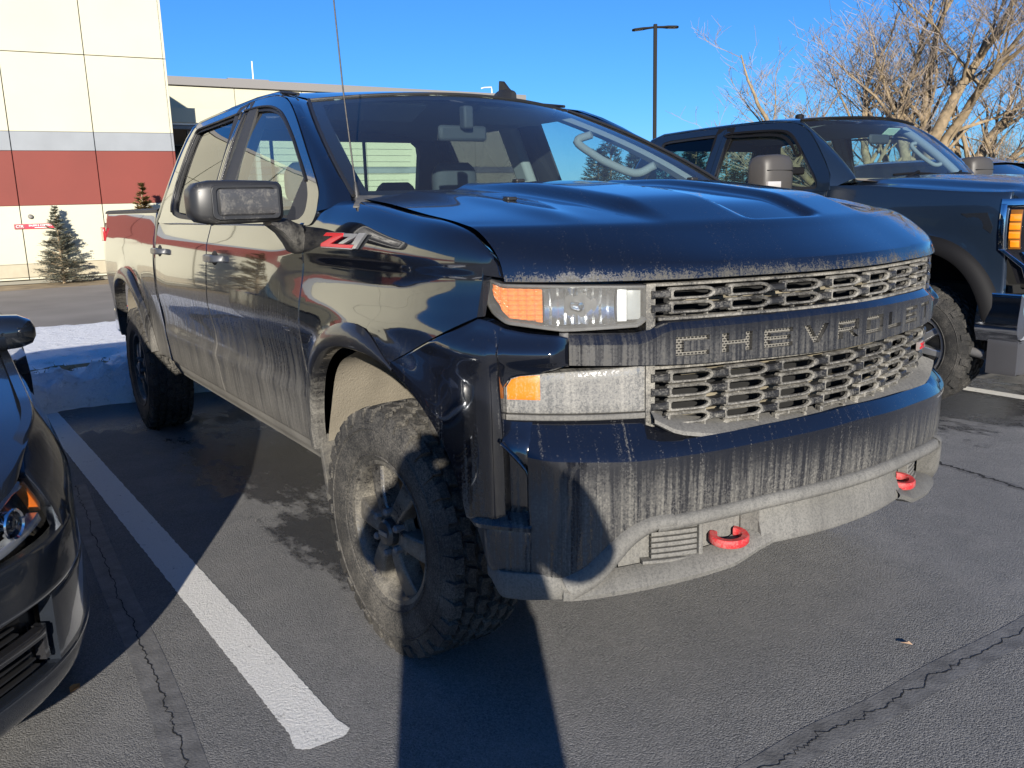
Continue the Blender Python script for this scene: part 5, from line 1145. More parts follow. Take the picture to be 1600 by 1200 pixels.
def fflank(s):
    M = FSM(s); G = FGM(s)
    slab('fender', M, [-.575,-.571,-.56]+list(np.linspace(-.55,-.52,3))+[-.502,-.4985,-.495,-.48]+list(np.linspace(-.46,.46,36))+[.48,.495,.4985,.502]+list(np.linspace(.52,.70,6))+[.708], fz, lambda y: 1.405+.075*sstep(-.6,.65,y), 0, .03, 26, GREY, FT, smooth=35)
    fd = slab('front_door', M, [.716]+list(np.linspace(.73,1.88,20))+[1.893], .56, 1.447, 0, .03, 24, GREY, FT); rd = slab('rear_door', M, [1.900]+list(np.linspace(1.92,2.86,16))+[2.875], .56, 1.447, 0, .03, 24, GREY, FT)
    for dr, op, ou, gl in ((fd, ff_open, ff_out, SDG), (rd, fr_open, fr_out, glass('smoke_glass', (.42,.50,.48)))):
        ring_slab('window_frame', G, outline(ou, 3), outline(op, 3), -.03, .004, GREY, dr, smooth=30); ring_slab('window_seal', G, outline(op, 3), outline(inw(op, .022), 3), -.03, -.003, RUBT, dr); sheet2d('side_window', G, outline(inw(op, .012), 3), -.014, gl, dr)
    poly_slab('pillar_trim', G, [(1.845,1.462),(1.893,1.455),(1.893,1.985),(1.80,1.985),(1.79,1.94)], -.004, .0065, FBL, fd, 0); poly_slab('pillar_trim', G, [(1.902,1.455),(1.975,1.462),(1.985,1.935),(1.98,1.985),(1.902,1.985)], -.004, .0065, FBL, rd, 0)
    ring_slab('rain_visor', G, outline([(1.02,1.735),(1.10,1.82),(1.19,1.89),(1.29,1.922),(1.5,1.936),(1.84,1.94),(1.84,1.90),(1.5,1.886),(1.32,1.872),(1.22,1.84),(1.13,1.775),(1.05,1.70)], 2), outline([(1.04,1.735),(1.11,1.81),(1.20,1.875),(1.30,1.908),(1.5,1.92),(1.82,1.925),(1.82,1.912),(1.5,1.905),(1.31,1.89),(1.21,1.855),(1.12,1.79),(1.06,1.72)], 2), .004, .014, FBL, fd)
    inn = [(.684,1.45),(.684,1.47),(.709,1.559),(.779,1.650),(.889,1.770),(1.004,1.878),(1.116,1.944),(1.258,1.978),(1.5,1.991),(1.88,1.994),(2.15,1.992),(2.4,1.988),(2.625,1.980),(2.727,1.940),(2.777,1.80),(2.837,1.62),(2.887,1.50),(2.90,1.43),(2.90,1.1),(2.90,.56)]
    outp = [fws(s, b_) for b_ in (0,.06,.2,.36,.55,.75,.90,1.0)] + [fl(s*(FGX(z)-.004), y, z) for y, z in ((1.5,2.008),(1.88,2.012),(2.15,2.010),(2.4,2.004),(2.66,1.995),(2.80,1.95),(2.85,1.80),(2.90,1.62),(2.94,1.50))] + [fl(s*(FS(2.95, z)-.004), 2.95, z) for z in (1.43,1.1,.56)]
    V = []
    for (y, z), c in zip(inn, outp):
        a = Vector(fl(s*((FGX(z) if z > 1.44 else FS(y, z))+.003), y, z)); c = Vector(c); V += [a-Vector((s*.035,0,0)), a, a*.6+c*.4+Vector((s*.010,0,.004)), a*.2+c*.8+Vector((s*.006,0,.004)), c, c-Vector((s*.03,0,.01))]
    mk('cab_side', V, grid_faces(len(inn), 6), GREY, FT, 45)
    # black arch flare
    V = []; n = 44
    for k in range(n):
        th = math.pi*k/(n-1); y = .50*math.copysign(abs(math.cos(th))**.8, math.cos(th)); z = .42+.63*abs(math.sin(th))**.8
        if z < .56: z = .56
        for o_, d in ((0,-.05),(0,.035),(.02,.045),(.07,.040),(.095,.02),(.10,.002)): yy, zz = y+math.cos(th)*o_, z+math.sin(th)*o_; V.append(fl(s*(FS(yy, zz)+d), yy, zz))
    mk('arch_flare', V, grid_faces(n, 6), FBL, FT, 45)
    V = []
    for k in range(30):
        th = math.pi*k/29
        for x in (.5,.75,.97): V.append(fl(s*x, .50*math.copysign(abs(math.cos(th))**.8, math.cos(th)), .42+.62*abs(math.sin(th))**.8))
    mk('wheel_liner', V, grid_faces(30, 3), VOID, FT, 50)
    # C-shaped lamp in a chrome surround
    C = lambda t, z, d=0.: fl(s*(FS(-.58-t*.6, z)+d*.9-.25*max(0,t)**1.3), -.575-t-d*.4-.10*sstep(1.10,.86,z), z)
    hl = slab('headlamp', C, np.linspace(-.02,.16,8), .86, 1.36, -.01, .03, 6, mat('lamp_black', (.01,.01,.012), .2), FT)
    def bx(t0, t1, z0, z1, m, nm, d=.02): return slab(nm, C, np.linspace(t0,t1,5), z0, z1, d, .04, 4, m, hl, e=.006)
    bx(-.045,-.012,1.06,1.335,CHROME,'chrome_surround'); bx(-.045,.16,1.315,1.365,CHROME,'chrome_surround',.018)
    poly_slab('chrome_surround', C, [(-.045,1.065),(-.012,1.065),(.062,.97),(.062,.845),(.030,.845),(.030,.955)], -.01, .022, CHROME, hl, .004); bx(.075,.10,.86,1.05,CHROME,'chrome_insert',.016)
    for k in range(4): bx(.012+.010*(k==3),.068,1.078+(3-k)*.052,1.078+(3-k)*.052+.040,mat('amber_clear', (.72,.22,.01), .12, coat=1.),'amber_marker',.012)
    bx(.012,.072,1.066,1.30,mat('amber_dark', (.16,.06,.005), .3),'amber_housing',.004)
    poly_slab('fender_vent', lambda y, z, d=0.: fl(s*(FS(y, z)+d), y, z), [(-.30,1.28),(-.46,1.285),(-.50,1.20),(-.49,1.16)], -.002, .003, mat('vent_dark', (.012,.014,.018), .15, coat=1), FT, 0)
    # tow mirror
    cx, cy, cz = -1.33, .92, 1.555; V = []
    pr = [(-.165,.10,.06),(-.150,.135,.085),(-.10,.15,.10),(.0,.155,.10),(.10,.150,.09),(.145,.125,.07),(.155,.09,.05)]
    for x, hz, dp in pr:
        for k in range(18):
            a = 2*math.pi*k/18; c_, sn = math.cos(a), math.sin(a); V.append(fl(-s*(cx+x), cy+dp*math.copysign(abs(c_)**.5, c_), cz+hz*math.copysign(abs(sn)**.5, sn)))
    mo = mk('side_mirror', V, grid_faces(7, 18, False, True)+[tuple(range(18)), tuple(range(108,126))], mat('mirror_taupe', (.055,.050,.045), .5, bump=.1), FT, 50)
    Q = lambda x, z, d=0.: fl(-s*(cx+x), cy-.098-d, cz+z)
    slab('marker_lens', Q, np.linspace(-.150,-.015,5), -.075, -.035, .004, .02, 3, mat('marker_clear', (.42,.40,.38), .2, coat=1.), mo); slab('mirror_split', Q, np.linspace(-.15,.13,6), .040, .044, .003, .02, 3, VOID, mo)
    for dz in (-.10, .06):
        V, F = box_vf((0,0,0), (.20,.07,.055)); mk('mirror_arm', [Vector(v)+Vector(fl(-s*(cx+.25), cy+.02, cz+dz-.02)) for v in V], F, FBL, mo, 30, bev=.012)
for s in (-1, 1): fflank(s)
V = []
for a in np.linspace(-1,1,41):
    for b_ in np.linspace(0,1,26):
        y = -.74+.10*a*a+(1.22+.05*a*a)*b_; e = .89-.02*b_; k = abs(a); dome = sstep(.92,.72,k)*.045+ .02*sstep(.6,.3,k)
        z = 1.408+.07*sstep(0,.9,b_)+dome*sstep(-.05,.25,b_)-.06*(1-sstep(0,.06,b_)) - .012*(k > .99); V.append(fl(a*e*1.09*(1-.05*(1-b_)), y, z))
n_ = len(V); V += [(V[i*26+j][0], V[i*26+j][1], V[i*26+j][2]-.07) for i in (0, 40) for j in range(26)]
mk('hood', V, grid_faces(41, 26)+[(j, j+1, n_+j+1, n_+j) for j in range(25)]+[(40*26+j, 40*26+j+1, n_+27+j, n_+26+j) for j in range(25)], GREY, FT, 40); slab('grille', lambda x, z, d=0.: fl(x, -.74-d, z), np.linspace(-.62,.62,9), .85, 1.36, 0, .05, 8, CHROME, FT)
V = [fws(a, b_) for a in np.linspace(-1,1,25) for b_ in np.linspace(0,1,14)]; fw = mk('windshield', V, grid_faces(25, 14), WSG, FT, 60)
V, F = tube_vf([Vector(fws(a, 1.0))+Vector((0,-.004,.006)) for a in np.linspace(-1,1,20)], .008, 6); mk('header_trim', V, F, FBL, fw, 60)
V = []
for i in range(20):
    f = i/19
    for a in np.linspace(-1,1,21):
        h_ = Vector(fws(a, 1)); y = h_.y+(FY+2.82-h_.y)*f; k = 1-abs(a)**2.6; ze = float(np.interp(f,[0,.2,.9,1],[1.982,2.010,1.998,1.96])); zc_ = float(np.interp(f,[0,.1,.3,.9,1],[2.007,2.03,2.045,2.03,1.99])); V.append((FX+(.735-.01*f)*a, y, ze*(1-k)+zc_*k))
rf = mk('roof', V, grid_faces(20, 21), GREY, FT, 45); V, F = lathe_vf([(0,.035),(.02,.034),(.03,.02),(.03,0)], 16, 'z'); mk('antenna_puck', [Vector(v)+Vector(fl(-.42,1.42,2.03)) for v in V], F, FBL, rf)
V = []
for a in np.linspace(-1,1,21): g = Vector(fws(a, 0)); V += [g+Vector((0,-.16,-.025)), g+Vector((0,-.02,-.012)), g+Vector((0,.01,.004))]
mk('cowl_panel', V, grid_faces(21, 3), mat('cowl_grey', (.20,.17,.13), .7, bump=.3), FT, 40)
for a0, a1 in ((-.62,-.02),(.08,.72)):
    V, F = tube_vf([Vector(fws(a, .03+.02*math.sin((a-a0)/(a1-a0)*3.14)))+Vector((0,-.012,.012)) for a in np.linspace(a0,a1,12)], .009, 5); wp = mk('wiper', V, F, FBL, FT, 60); V, F = tube_vf([Vector(fws(a0+.05,-.02))+Vector((0,-.04,.01)), Vector(fws((a0+a1)/2,.05))+Vector((0,-.02,.025))], .011, 6); mk('wiper_arm', V, F, FBL, wp, 60)
# chrome bumper
def FBm(t, z, d=0.):
    x = min(abs(t), 1.02); y = -.80+.09*(x/1.02)**2.2; 
    if abs(t) > 1.02: y += (abs(t)-1.02)
    return fl(math.copysign(x+(d if abs(t) > 1.0 else 0), t), y-(d if abs(t) <= 1.0 else 0), z)
fb = slab('front_bumper', FBm, list(np.linspace(-1.28,1.28,60)), lambda t: .50, lambda t: .80, lambda t, z: -.02*sstep(.60,.80,z)-.03*sstep(.58,.50,z), .05, 12, CHROME, FT, smooth=45)
slab('air_dam', FBm, list(np.linspace(-1.20,1.20,40)), lambda t: .30, .51, lambda t, z: -.02, .06, 8, mat('dam_grey', (.05,.05,.055), .5, bump=.2), fb); V, F = tube_vf([fl(-.93,-.30,.42),fl(-.95,-.5,.40)], .03, 8); mk('tow_eye', V, F, LUG, FT, 60)
# bed, underside
for s in (-1, 1):
    slab('bed_side', FSM(s), np.linspace(2.98,4.9,14), lambda y: max(.6, arch_z(y, 4.06, 0, .50, .42, 1.02)) if abs(y-4.06) < .5 else .6, 1.44, 0, .05, 12, GREY, FT)
box('underbody', fl(0,2.0,.72), (1.5,5.0,.20), VOID, FT); box('tailgate', fl(0,4.92,1.05), (1.7,.06,.75), GREY, FT); box('engine_cover', fl(0,-.05,1.05), (1.2,1.0,.5), VOID, FT); slab('cab_floor', lambda x, y, d=0: fl(x, y, .66+d), np.linspace(-.9,.9,4), .55, 2.95, 0, .02, 4, INTD, FT, rim=False)
i_ = resample([(-.66,1.50),(.66,1.50),(.66,1.86),(-.66,1.86)], 48); o_ = resample([(-.92,1.35),(.92,1.35),(.72,1.97),(-.72,1.97)], 48); bwf = lambda a, z, d=0: fl(a, 2.93-.18*(z-1.4)+d, z)
ring_slab('cab_back', bwf, [tuple(q) for q in o_], [tuple(q) for q in i_], -.05, 0, INTD, FT); sheet2d('rear_window', bwf, [tuple(q) for q in i_], -.02, glass('rear_glass'), FT); slab('cab_back_lower', lambda x, z, d=0: fl(x, 2.94+d, z), np.linspace(-.95,.95,4), .55, 1.36, 0, .02, 3, VOID, FT)
def fseat(x, y, h):
    o = box('seat', fl(x, y, 1.10), (.50,.16,.66), SEATM, FT, .06, Matrix.Rotation(-.2,3,'X')); box('headrest', fl(x, y+.09, 1.10+.43+h), (.27,.10,.19), SEATM, o, .045); box('cushion', fl(x, y-.24, .86), (.50,.5,.16), SEATM, o, .05)
for x in (-.45,.45): fseat(x, 1.65, .02); fseat(x, 2.50, .0)
V = []
for a in np.linspace(-1,1,15): V += [fl(.80*a,.60,1.50),fl(.82*a,.85,1.49),fl(.84*a,1.02,1.42),fl(.84*a,1.06,1.1)]
mk('dashboard', V, grid_faces(15, 4), INTG, FT, 50); box('rear_view_mirror', fl(0,.98,1.84), (.25,.03,.075), INTD, FT, .015); box('windshield_sticker', fl(.22,1.02,1.905), (.16,.004,.075), mat('sticker_green', (.45,.62,.48), .7), FT, 0, Matrix.Rotation(rad(52),3,'X')); slab('headliner', lambda x, y, d=0: fl(x, y, 1.965-.05*abs(x/.7)**3+d), np.linspace(-.70,.70,7), 1.12, 2.8, 0, .01, 5, INTG, FT, rim=False)
for s in (-1, 1):
    pts = [Vector(fws(s*.97, b_))+Vector((-s*.05,.08,-.02)) for b_ in np.linspace(.05,.95,8)]; V, F = tube_vf(pts, .035, 8); pt = mk('pillar_trim_inner', V, F, INTG, FT, 60); off = Vector((-s*.05,.05,-.02)); V, F = tube_vf(cr([pts[5], pts[5]+off, pts[4]+off*1.3, pts[3]+off*1.3, pts[2]+off, pts[2]], 4), .018, 8); mk('grab_handle', V, F, INTG, pt, 60)
    slab('door_card', lambda y, z, d=0: fl(s*(.90+d), y, z), np.linspace(.72,2.85,6), .6, 1.44, 0, .02, 4, INTD, FT, rim=False)
FSP = [(.05,.030,-.10,-.05),(.10,.026,-.105,-.05),(.16,.024,-.10,-.05),(.222,.030,-.085,-.04),(.236,.034,-.08,-.04)]
FWH = make_wheel(FT, fl(-.895,0,.41), rad(5), .412, .285, .234, 8, ALLOY, RUB, 30, FSP, ALLOY, 8, 8, .2, .015)
copy_wheel(FWH, FT, fl(.895,0,.41), math.pi+rad(5)); copy_wheel(FWH, FT, fl(-.895,4.06,.41), 0); copy_wheel(FWH, FT, fl(.895,4.06,.41), math.pi)

# ================================================================== dark sedan on the other side, nose level with the truck's front wheel
AX = -2.70
AU = empty('sedan_car', (AX, 1.7, 0), 'dark grey sedan with projector headlamp, only its front corner and mirror beside the white line', 'car')
APC = [(0,-.40),(.15,-.385),(.3,-.335),(.45,-.265),(.56,-.185),(.66,-.085),(.745,.02),(.81,.14),(.86,.30),(.885,.48),(.895,.75),(.90,1.1),(.90,1.6)]
_aq = cr([(-APC[1][0], APC[1][1])]+APC, 20)[20:]; _aT = np.gradient(_aq, axis=0); _aT /= np.linalg.norm(_aT, axis=1)[:,None]; _aN = np.stack([_aT[:,1], -_aT[:,0]], 1); _aN[0] = (0,-1)
_aS = np.concatenate([[0], np.cumsum(np.linalg.norm(np.diff(_aq, axis=0), axis=1))])
def AM(t, z, d=0.):
    s = abs(t); g = math.copysign(1, t); x, y = np.interp(s,_aS,_aq[:,0]), np.interp(s,_aS,_aq[:,1]); nx, ny = np.interp(s,_aS,_aN[:,0]), np.interp(s,_aS,_aN[:,1])
    return (AX+g*(x+nx*d), y+ny*d, z)
AP = mat('sedan_paint', (.035,.042,.055), .20, .55, coat=1.); ABL = mat('sedan_black', (.006,.006,.007), .25, coat=.4); APL = mat('sedan_plastic', (.014,.014,.015), .5)
adp = pchip([.16,.20,.26,.34,.45,.55,.62,.68,.74,.80], [-.03,.0,.012,.010,.010,.006,-.010,-.035,-.07,-.11])
AD = lambda t, z: adp(z)
# bumper in bands round the corner intakes
slab('bumper_upper', AM, np.linspace(-1.30,1.30,80), .452, .585, AD, .03, 10, AP, AU, smooth=40); slab('bumper_lower', AM, np.linspace(-1.28,1.28,80), .165, .262, AD, .05, 8, AP, AU, smooth=40)
for s in (-1, 1):
    A_ = lambda t, z, d=0., s=s: AM(s*t, z, d)
    slab('bumper_corner', A_, np.linspace(.915,1.34,24), .262, .452, AD, .04, 10, AP, AU, smooth=40, e=.003); slab('bumper_post', A_, np.linspace(.36,.44,6), .262, .452, AD, .04, 6, AP, AU, e=.003)
    ik = slab('corner_intake', A_, np.linspace(.42,.92,20), .255, .46, lambda t, z: adp(z)-.055, .02, 5, ABL, AU)
    for k in range(7): slab('intake_slat', A_, np.linspace(.445,.86-.012*k,16), .275+.023*k, .280+.023*k, lambda t, z: adp(z)-.026, .02, 3, APL, ik, e=.001)
    slab('intake_blade', A_, np.linspace(.445,.875,18), lambda t: .352-.0*t, lambda t: .352+.026, lambda t, z: adp(z)-.004, .03, 3, mat('blade_gloss', (.02,.02,.022), .1, coat=1), ik, e=.004); slab('intake_blade', A_, np.linspace(.872,.892,4), .285, .378, lambda t, z: adp(z)-.012, .03, 4, mat('blade_gloss'), ik)
    # headlamp
    lb = lin([.40,.60,.80,1.0,1.06],[.572,.584,.596,.622,.668]); ltp = lin([.40,.60,.80,.95,1.06],[.664,.680,.706,.734,.735])
    hl = slab('headlamp', A_, np.linspace(.42,1.06,28), lb, ltp, lambda t, z: adp(z)-.06, .03, 6, ABL, AU)
    slab('chrome_strip', A_, np.linspace(.43,1.0,22), lambda t: lb(t)+.004, lambda t: lb(t)+.024, lambda t, z: adp(z)-.014, .03, 3, mat('strip_satin', (.62,.63,.65), .25, .7), hl); slab('chrome_strip', A_, np.linspace(.43,1.03,22), lambda t: ltp(t)-.022, lambda t: ltp(t)-.006, lambda t, z: adp(z)-.016, .03, 3, mat('strip_satin'), hl)
    slab('amber_marker', A_, np.linspace(1.018,1.044,5), lambda t: lb(t)+.010, lambda t: ltp(t)-.012, lambda t, z: adp(z)-.012, .03, 5, mat('marker_amber', (.62,.13,.01), .2, coat=1.), hl)
    for tc in (.62,.86):
        c = Vector(A_(tc, (lb(tc)+ltp(tc))/2+.002, adp(.62)-.030)); nrm = (Vector(A_(tc,.62,.05))-Vector(A_(tc,.62,0))).normalized(); rot = Vector((0,-1,0)).rotation_difference(nrm).to_matrix()
        for nm, pf, m in (('projector_ring', [(-.012,.041),(-.016,.038),(-.012,.033),(.02,.033)], CHROME), ('projector_lens', [(-.014,.0),(-.010,.018),(.0,.029),(.006,.032)], mat('projector', (.02,.024,.03), .03, coat=1.))):
            V, F = lathe_vf([(h, r) for h, r in pf], 28, 'y'); mk(nm, [rot @ Vector(v) + c for v in V], F, m, hl, 50)
    slab('lens', A_, np.linspace(.42,1.058,28), lambda t: lb(t)+.002, lambda t: ltp(t)-.002, lambda t, z: adp(z)-.004, .004, 6, glass('sedan_lens', (.86,.88,.90)), hl, rim=False)
    fz2 = lambda t: .58 if t < 1.02 else .575
    def ftop(t): return float(np.interp(t,[1.06,1.10,1.22,1.5,2.0,2.4],[.742,.768,.815,.872,.928,.945]))
    # wheel opening and fender flank
    yw = .62
    def fb_(t):
        y = A_(t, 0)[1]; return max(.575 if y < yw-.36 else .20, .30+ (.36)*math.sqrt(max(0,1-((y-yw)/.37)**2)) if abs(y-yw) < .37 else (.575 if y < yw else .20))
    slab('fender', A_, [1.062,1.07]+list(np.linspace(1.09,2.30,46)), fb_, ftop, lambda t, z: adp(min(z,.80))*(1-sstep(1.02,1.5,t))+sstep(1.02,1.5,t)*(.012-.10*sstep(.62,.95,z)), .03, 18, AP, AU, smooth=40)
V = []; na, nb_ = 41, 30
for a in np.linspace(-1,1,na):
    for b_ in np.linspace(0,1,nb_):
        tt_ = a*1.09; z0 = float(np.interp(abs(tt_),[0,.42,.6,.8,.95,1.09],[.72,.676,.690,.714,.740,.772])); f = Vector(AM(tt_, 0, adp(z0)+.004)); r = Vector((AX+a*.74, 1.22+.10*a*a, 0)); q = f+(r-f)*b_; ze = z0+(.945-z0)*b_**.8; k = 1-abs(a)**2.2
        z = ze + k*(.03+.05*sstep(0,.35,b_)) - .018*(1-sstep(0,.05,b_)); q.x += a*.085*math.sin(math.pi*min(1,b_*1.0))**.8*abs(a)**3; V.append((q.x, q.y, z + .010*math.exp(-((abs(a)-.62)/.05)**2)*sstep(.1,.5,b_)))
mk('hood', V, grid_faces(na, nb_), AP, AU, 40)
mk('engine_bay', *box_vf((AX,.55,.52),(1.35,1.0,.30)), VOID, AU, 0); slab('grille', AM, np.linspace(-.40,.40,16), .20, .66, lambda t, z: adp(z)-.02, .03, 8, ABL, AU)
# body and glasshouse behind the hood
V = []; st_ = [(1.20,.945,.74),(1.75,1.30,.66),(2.05,1.395,.60),(2.6,1.425,.58),(3.2,1.39,.57),(3.75,1.22,.62),(4.05,1.02,.70)]
for y, z, w_ in st_: V += [(AX-w_-.12*(1.42-z)*.5, y, .92), (AX-w_, y, z-.03), (AX-w_*.8, y, z), (AX, y, z+.012), (AX+w_*.8, y, z), (AX+w_, y, z-.03), (AX+w_+.12*(1.42-z)*.5, y, .92)]
mk('glasshouse', V, grid_faces(len(st_), 7), mat('sedan_glass', (.01,.012,.014), .05, coat=1), AU, 40)
V = []
for y, z, w_ in [q for q in st_ if 2.0 <= q[0] <= 3.3]: V += [(AX-w_-.004, y, z-.02), (AX-w_*.8, y, z+.006), (AX, y, z+.018), (AX+w_*.8, y, z+.006), (AX+w_+.004, y, z-.02)]
mk('roof', V, grid_faces(3, 5), AP, AU, 50)
for s in (-1, 1):
    A_ = lambda y, z, d=0., s=s: (AX+s*(.895-.02*sstep(.8,.95,z)-.06*sstep(3.6,4.4,y)), y, z)
    slab('body_side', A_, np.linspace(1.55,4.45,30), lambda y: .22 if abs(y-3.15) > .36 else .30+.36*math.sqrt(max(0,1-((y-3.15)/.36)**2)), lambda y: .95, 0, .03, 10, AP, AU)
    V = []; cx, cy, cz = AX+s*.80, 1.31, 1.000
    for x, hz, dp, dz in ((-.10,.030,.04,-.03),(-.06,.052,.075,-.012),(.0,.066,.085,0),(.06,.062,.08,.0),(.098,.046,.06,-.002),(.112,.02,.03,-.004)):
        for k in range(16): a = 2*math.pi*k/16; V.append((cx+s*x, cy+dp*math.cos(a), cz+dz+hz*math.copysign(abs(math.sin(a))**.7, math.sin(a))))
    mo = mk('side_mirror', V, grid_faces(6, 16, False, True)+[tuple(range(16)), tuple(range(80,96))], mat('mirror_gloss', (.008,.010,.014), .1, coat=1.), AU, 50); box('mirror_foot', (cx-s*.09, cy+.01, cz-.06), (.10,.05,.05), APL, mo, .012)
box('trunk', (AX,4.25,.72), (1.62,.5,.46), AP, AU, .05); box('floor_pan', (AX,2.1,.30), (1.4,4.2,.10), VOID, AU)
ASP = [(.045,.022,-.085,-.04),(.12,.018,-.09,-.04),(.205,.022,-.07,-.03)]
AW = make_wheel(AU, (AX-.73,.62,.315), 0, .318, .225, .215, 10, ALLOY, RUB, 26, ASP, ALLOY, 4, 5, 0, .006)
copy_wheel(AW, AU, (AX+.73,.62,.315), math.pi); copy_wheel(AW, AU, (AX-.775,3.15,.315), 0); copy_wheel(AW, AU, (AX+.775,3.15,.315), math.pi)

# ================================================================== dark car beyond the grey pickup: roof and mirror show over its hood
DX, DY = 8.35, 3.1
DC = empty('suv_car', (DX, DY, 0), 'dark blue car beyond the slate grey pickup, its roof and mirror showing above the hood', 'car')
DP = mat('navy_paint', (.012,.018,.034), .15, .3, coat=1.); V = []
for y, z, w_, zb in ((-2.3,.95,.80,.45),(-2.1,1.06,.90,.35),(-1.2,1.20,.93,.3),(-.75,1.22,.94,.3),(.8,1.24,.95,.3),(2.1,1.2,.94,.3),(2.4,1.05,.88,.4)): V += [(DX-w_,DY+y,zb),(DX-w_*1.02,DY+y,(z+zb)/2),(DX-w_*.97,DY+y,z-.05),(DX-w_*.85,DY+y,z),(DX,DY+y,z+.03),(DX+w_*.85,DY+y,z),(DX+w_*.97,DY+y,z-.05),(DX+w_*1.02,DY+y,(z+zb)/2),(DX+w_,DY+y,zb)]
mk('body', V, grid_faces(7, 9), DP, DC, 40); V = []
for y, z, w_ in ((-.80,1.22,.86),(-.15,1.68,.70),(.15,1.76,.67),(1.2,1.77,.66),(1.9,1.70,.66),(2.3,1.25,.80)): V += [(DX-w_-(1.77-z)*.1-.12,DY+y,1.20),(DX-w_,DY+y,z-.03),(DX-w_*.85,DY+y,z),(DX,DY+y,z+.02),(DX+w_*.85,DY+y,z),(DX+w_,DY+y,z-.03),(DX+w_+(1.77-z)*.1+.12,DY+y,1.20)]
mk('glasshouse', V, grid_faces(6, 7), mat('navy_glass', (.012,.016,.022), .04, coat=1), DC, 30)
V = []
for y, z, w_ in ((-.12,1.70,.69),(.15,1.775,.67),(1.2,1.785,.66),(1.9,1.715,.66)): V += [(DX-w_-.01,DY+y,z-.06),(DX-w_,DY+y,z-.015),(DX-w_*.8,DY+y,z+.012),(DX,DY+y,z+.03),(DX+w_*.8,DY+y,z+.012),(DX+w_,DY+y,z-.015),(DX+w_+.01,DY+y,z-.06)]
mk('roof', V, grid_faces(4, 7), DP, DC, 40)
for s in (-1, 1):
    V, F = tube_vf([(DX+s*.93,DY-.84,1.23),(DX+s*.80,DY-.45,1.50),(DX+s*.70,DY-.12,1.70)], .045, 8); mk('pillar', V, F, DP, DC, 50)
    mo = box('side_mirror', (DX+s*1.08,DY-.42,1.50), (.20,.14,.22), mat('mirror_silver', (.10,.11,.13), .3, .5, coat=.5), DC, .05); box('mirror_glass', (DX+s*1.08,DY-.345,1.50), (.15,.01,.16), CHROME, mo, .004); box('mirror_arm', (DX+s*.97,DY-.42,1.42), (.14,.05,.05), APL, mo, .01)
    for y in (-1.45, 1.5): V, F = lathe_vf([(-.11,.20),(-.12,.33),(-.08,.36),(.08,.36),(.12,.33),(.11,.20)], 30, 'x', (DX+s*.84,DY+y,.36)); wq = mk('wheel', V, F, RUB, DC); V, F = lathe_vf([(s*.10,.0),(s*.11,.19),(s*.09,.21)], 24, 'x', (DX+s*.84,DY+y,.36)); mk('rim', V, F, ALLOY, wq)
box('floor_pan', (DX,DY,.34), (1.6,4.2,.12), VOID, DC)

# ================================================================== the photographer, whose shadow falls on the truck
PB = Vector((CAM.x, CAM.y, 0)) - Vector((.549,.836,0))*.36 + Vector((.836,-.549,0))*.075
PE = empty('person', PB, 'person in a dark jacket holding up a phone, casting the long shadow', 'person')
_F, _R = Vector((.549,.836,0)), Vector((.836,-.549,0))
def pp(r, f, z): return PB + _R*r + _F*f + Vector((0,0,z))
def skin(name, pts, edges, radii, m, parent, root=0, lv=2):
    me = bpy.data.meshes.new(name); me.from_pydata([tuple(p) for p in pts], edges, []); me.materials.append(m); o = bpy.data.objects.new(name, me); COL.objects.link(o); attach(o, parent)
    o.modifiers.new('skin', 'SKIN').use_smooth_shade = True; sv = me.skin_vertices[0].data
    for i, r in enumerate(radii): sv[i].radius = (r, r) if not isinstance(r, tuple) else r; sv[i].use_root = (i == root)
    q = o.modifiers.new('sub', 'SUBSURF'); q.levels = lv; q.render_levels = lv; return o
JK = mat('jacket', (.02,.024,.03), .85, bump=.2, bscale=80); SKN = mat('skin_tone', (.48,.31,.23), .55); JN = mat('jeans', (.03,.045,.08), .9); SHO = mat('shoe', (.03,.03,.03), .7); HRM = mat('hair', (.035,.025,.018), .7)
hand_r, hand_l = pp(.010,.335,1.40), pp(-.160,.335,1.40)
pts = [pp(0,0,.92), pp(0,.0,1.08), pp(0,-.01,1.24), pp(0,.02,1.345), pp(0,.045,1.42), pp(.10,.0,1.33), pp(.205,.01,1.30), pp(.285,.13,1.15), pp(.22,.26,1.29), hand_r, pp(-.10,.0,1.33), pp(-.205,.01,1.30), pp(-.315,.14,1.08), pp(-.17,.25,1.30), hand_l, pp(.105,.01,.82), pp(.115,.03,.48), pp(.12,-.01,.10), pp(-.105,.01,.82), pp(-.115,.03,.48), pp(-.12,-.01,.10)]
edg = [(0,1),(1,2),(2,3),(3,4),(2,5),(5,6),(6,7),(7,8),(8,9),(2,10),(10,11),(11,12),(12,13),(13,14),(0,15),(15,16),(16,17),(0,18),(18,19),(19,20)]
radii = [.205,.205,.205,.12,.085,.13,.115,.092,.072,.045,.13,.115,.100,.080,.05,.125,.085,.065,.125,.085,.065]
skin('body', pts, edg, radii, JK, PE)
V = []; n = 20
for i, f in enumerate(np.linspace(-1,1,15)):
    rr = math.sqrt(max(.02,1-f*f))*(1-.16*max(0,-f)); 
    for k in range(n):
        a = 2*math.pi*k/n; c_, s_ = math.cos(a), math.sin(a); dep = .098*(1+.06*(c_ > .8 and -.35 < f < .05)); V.append(pp(.076*rr*s_, .075+dep*rr*c_ + (.012 if (abs(s_) < .2 and c_ > 0 and -.35 < f < .05) else 0), 1.490+.118*f))
hd = mk('head', V, grid_faces(15, n, False, True)+[tuple(range(n)), tuple(range(14*n,15*n))], SKN, PE, 60)
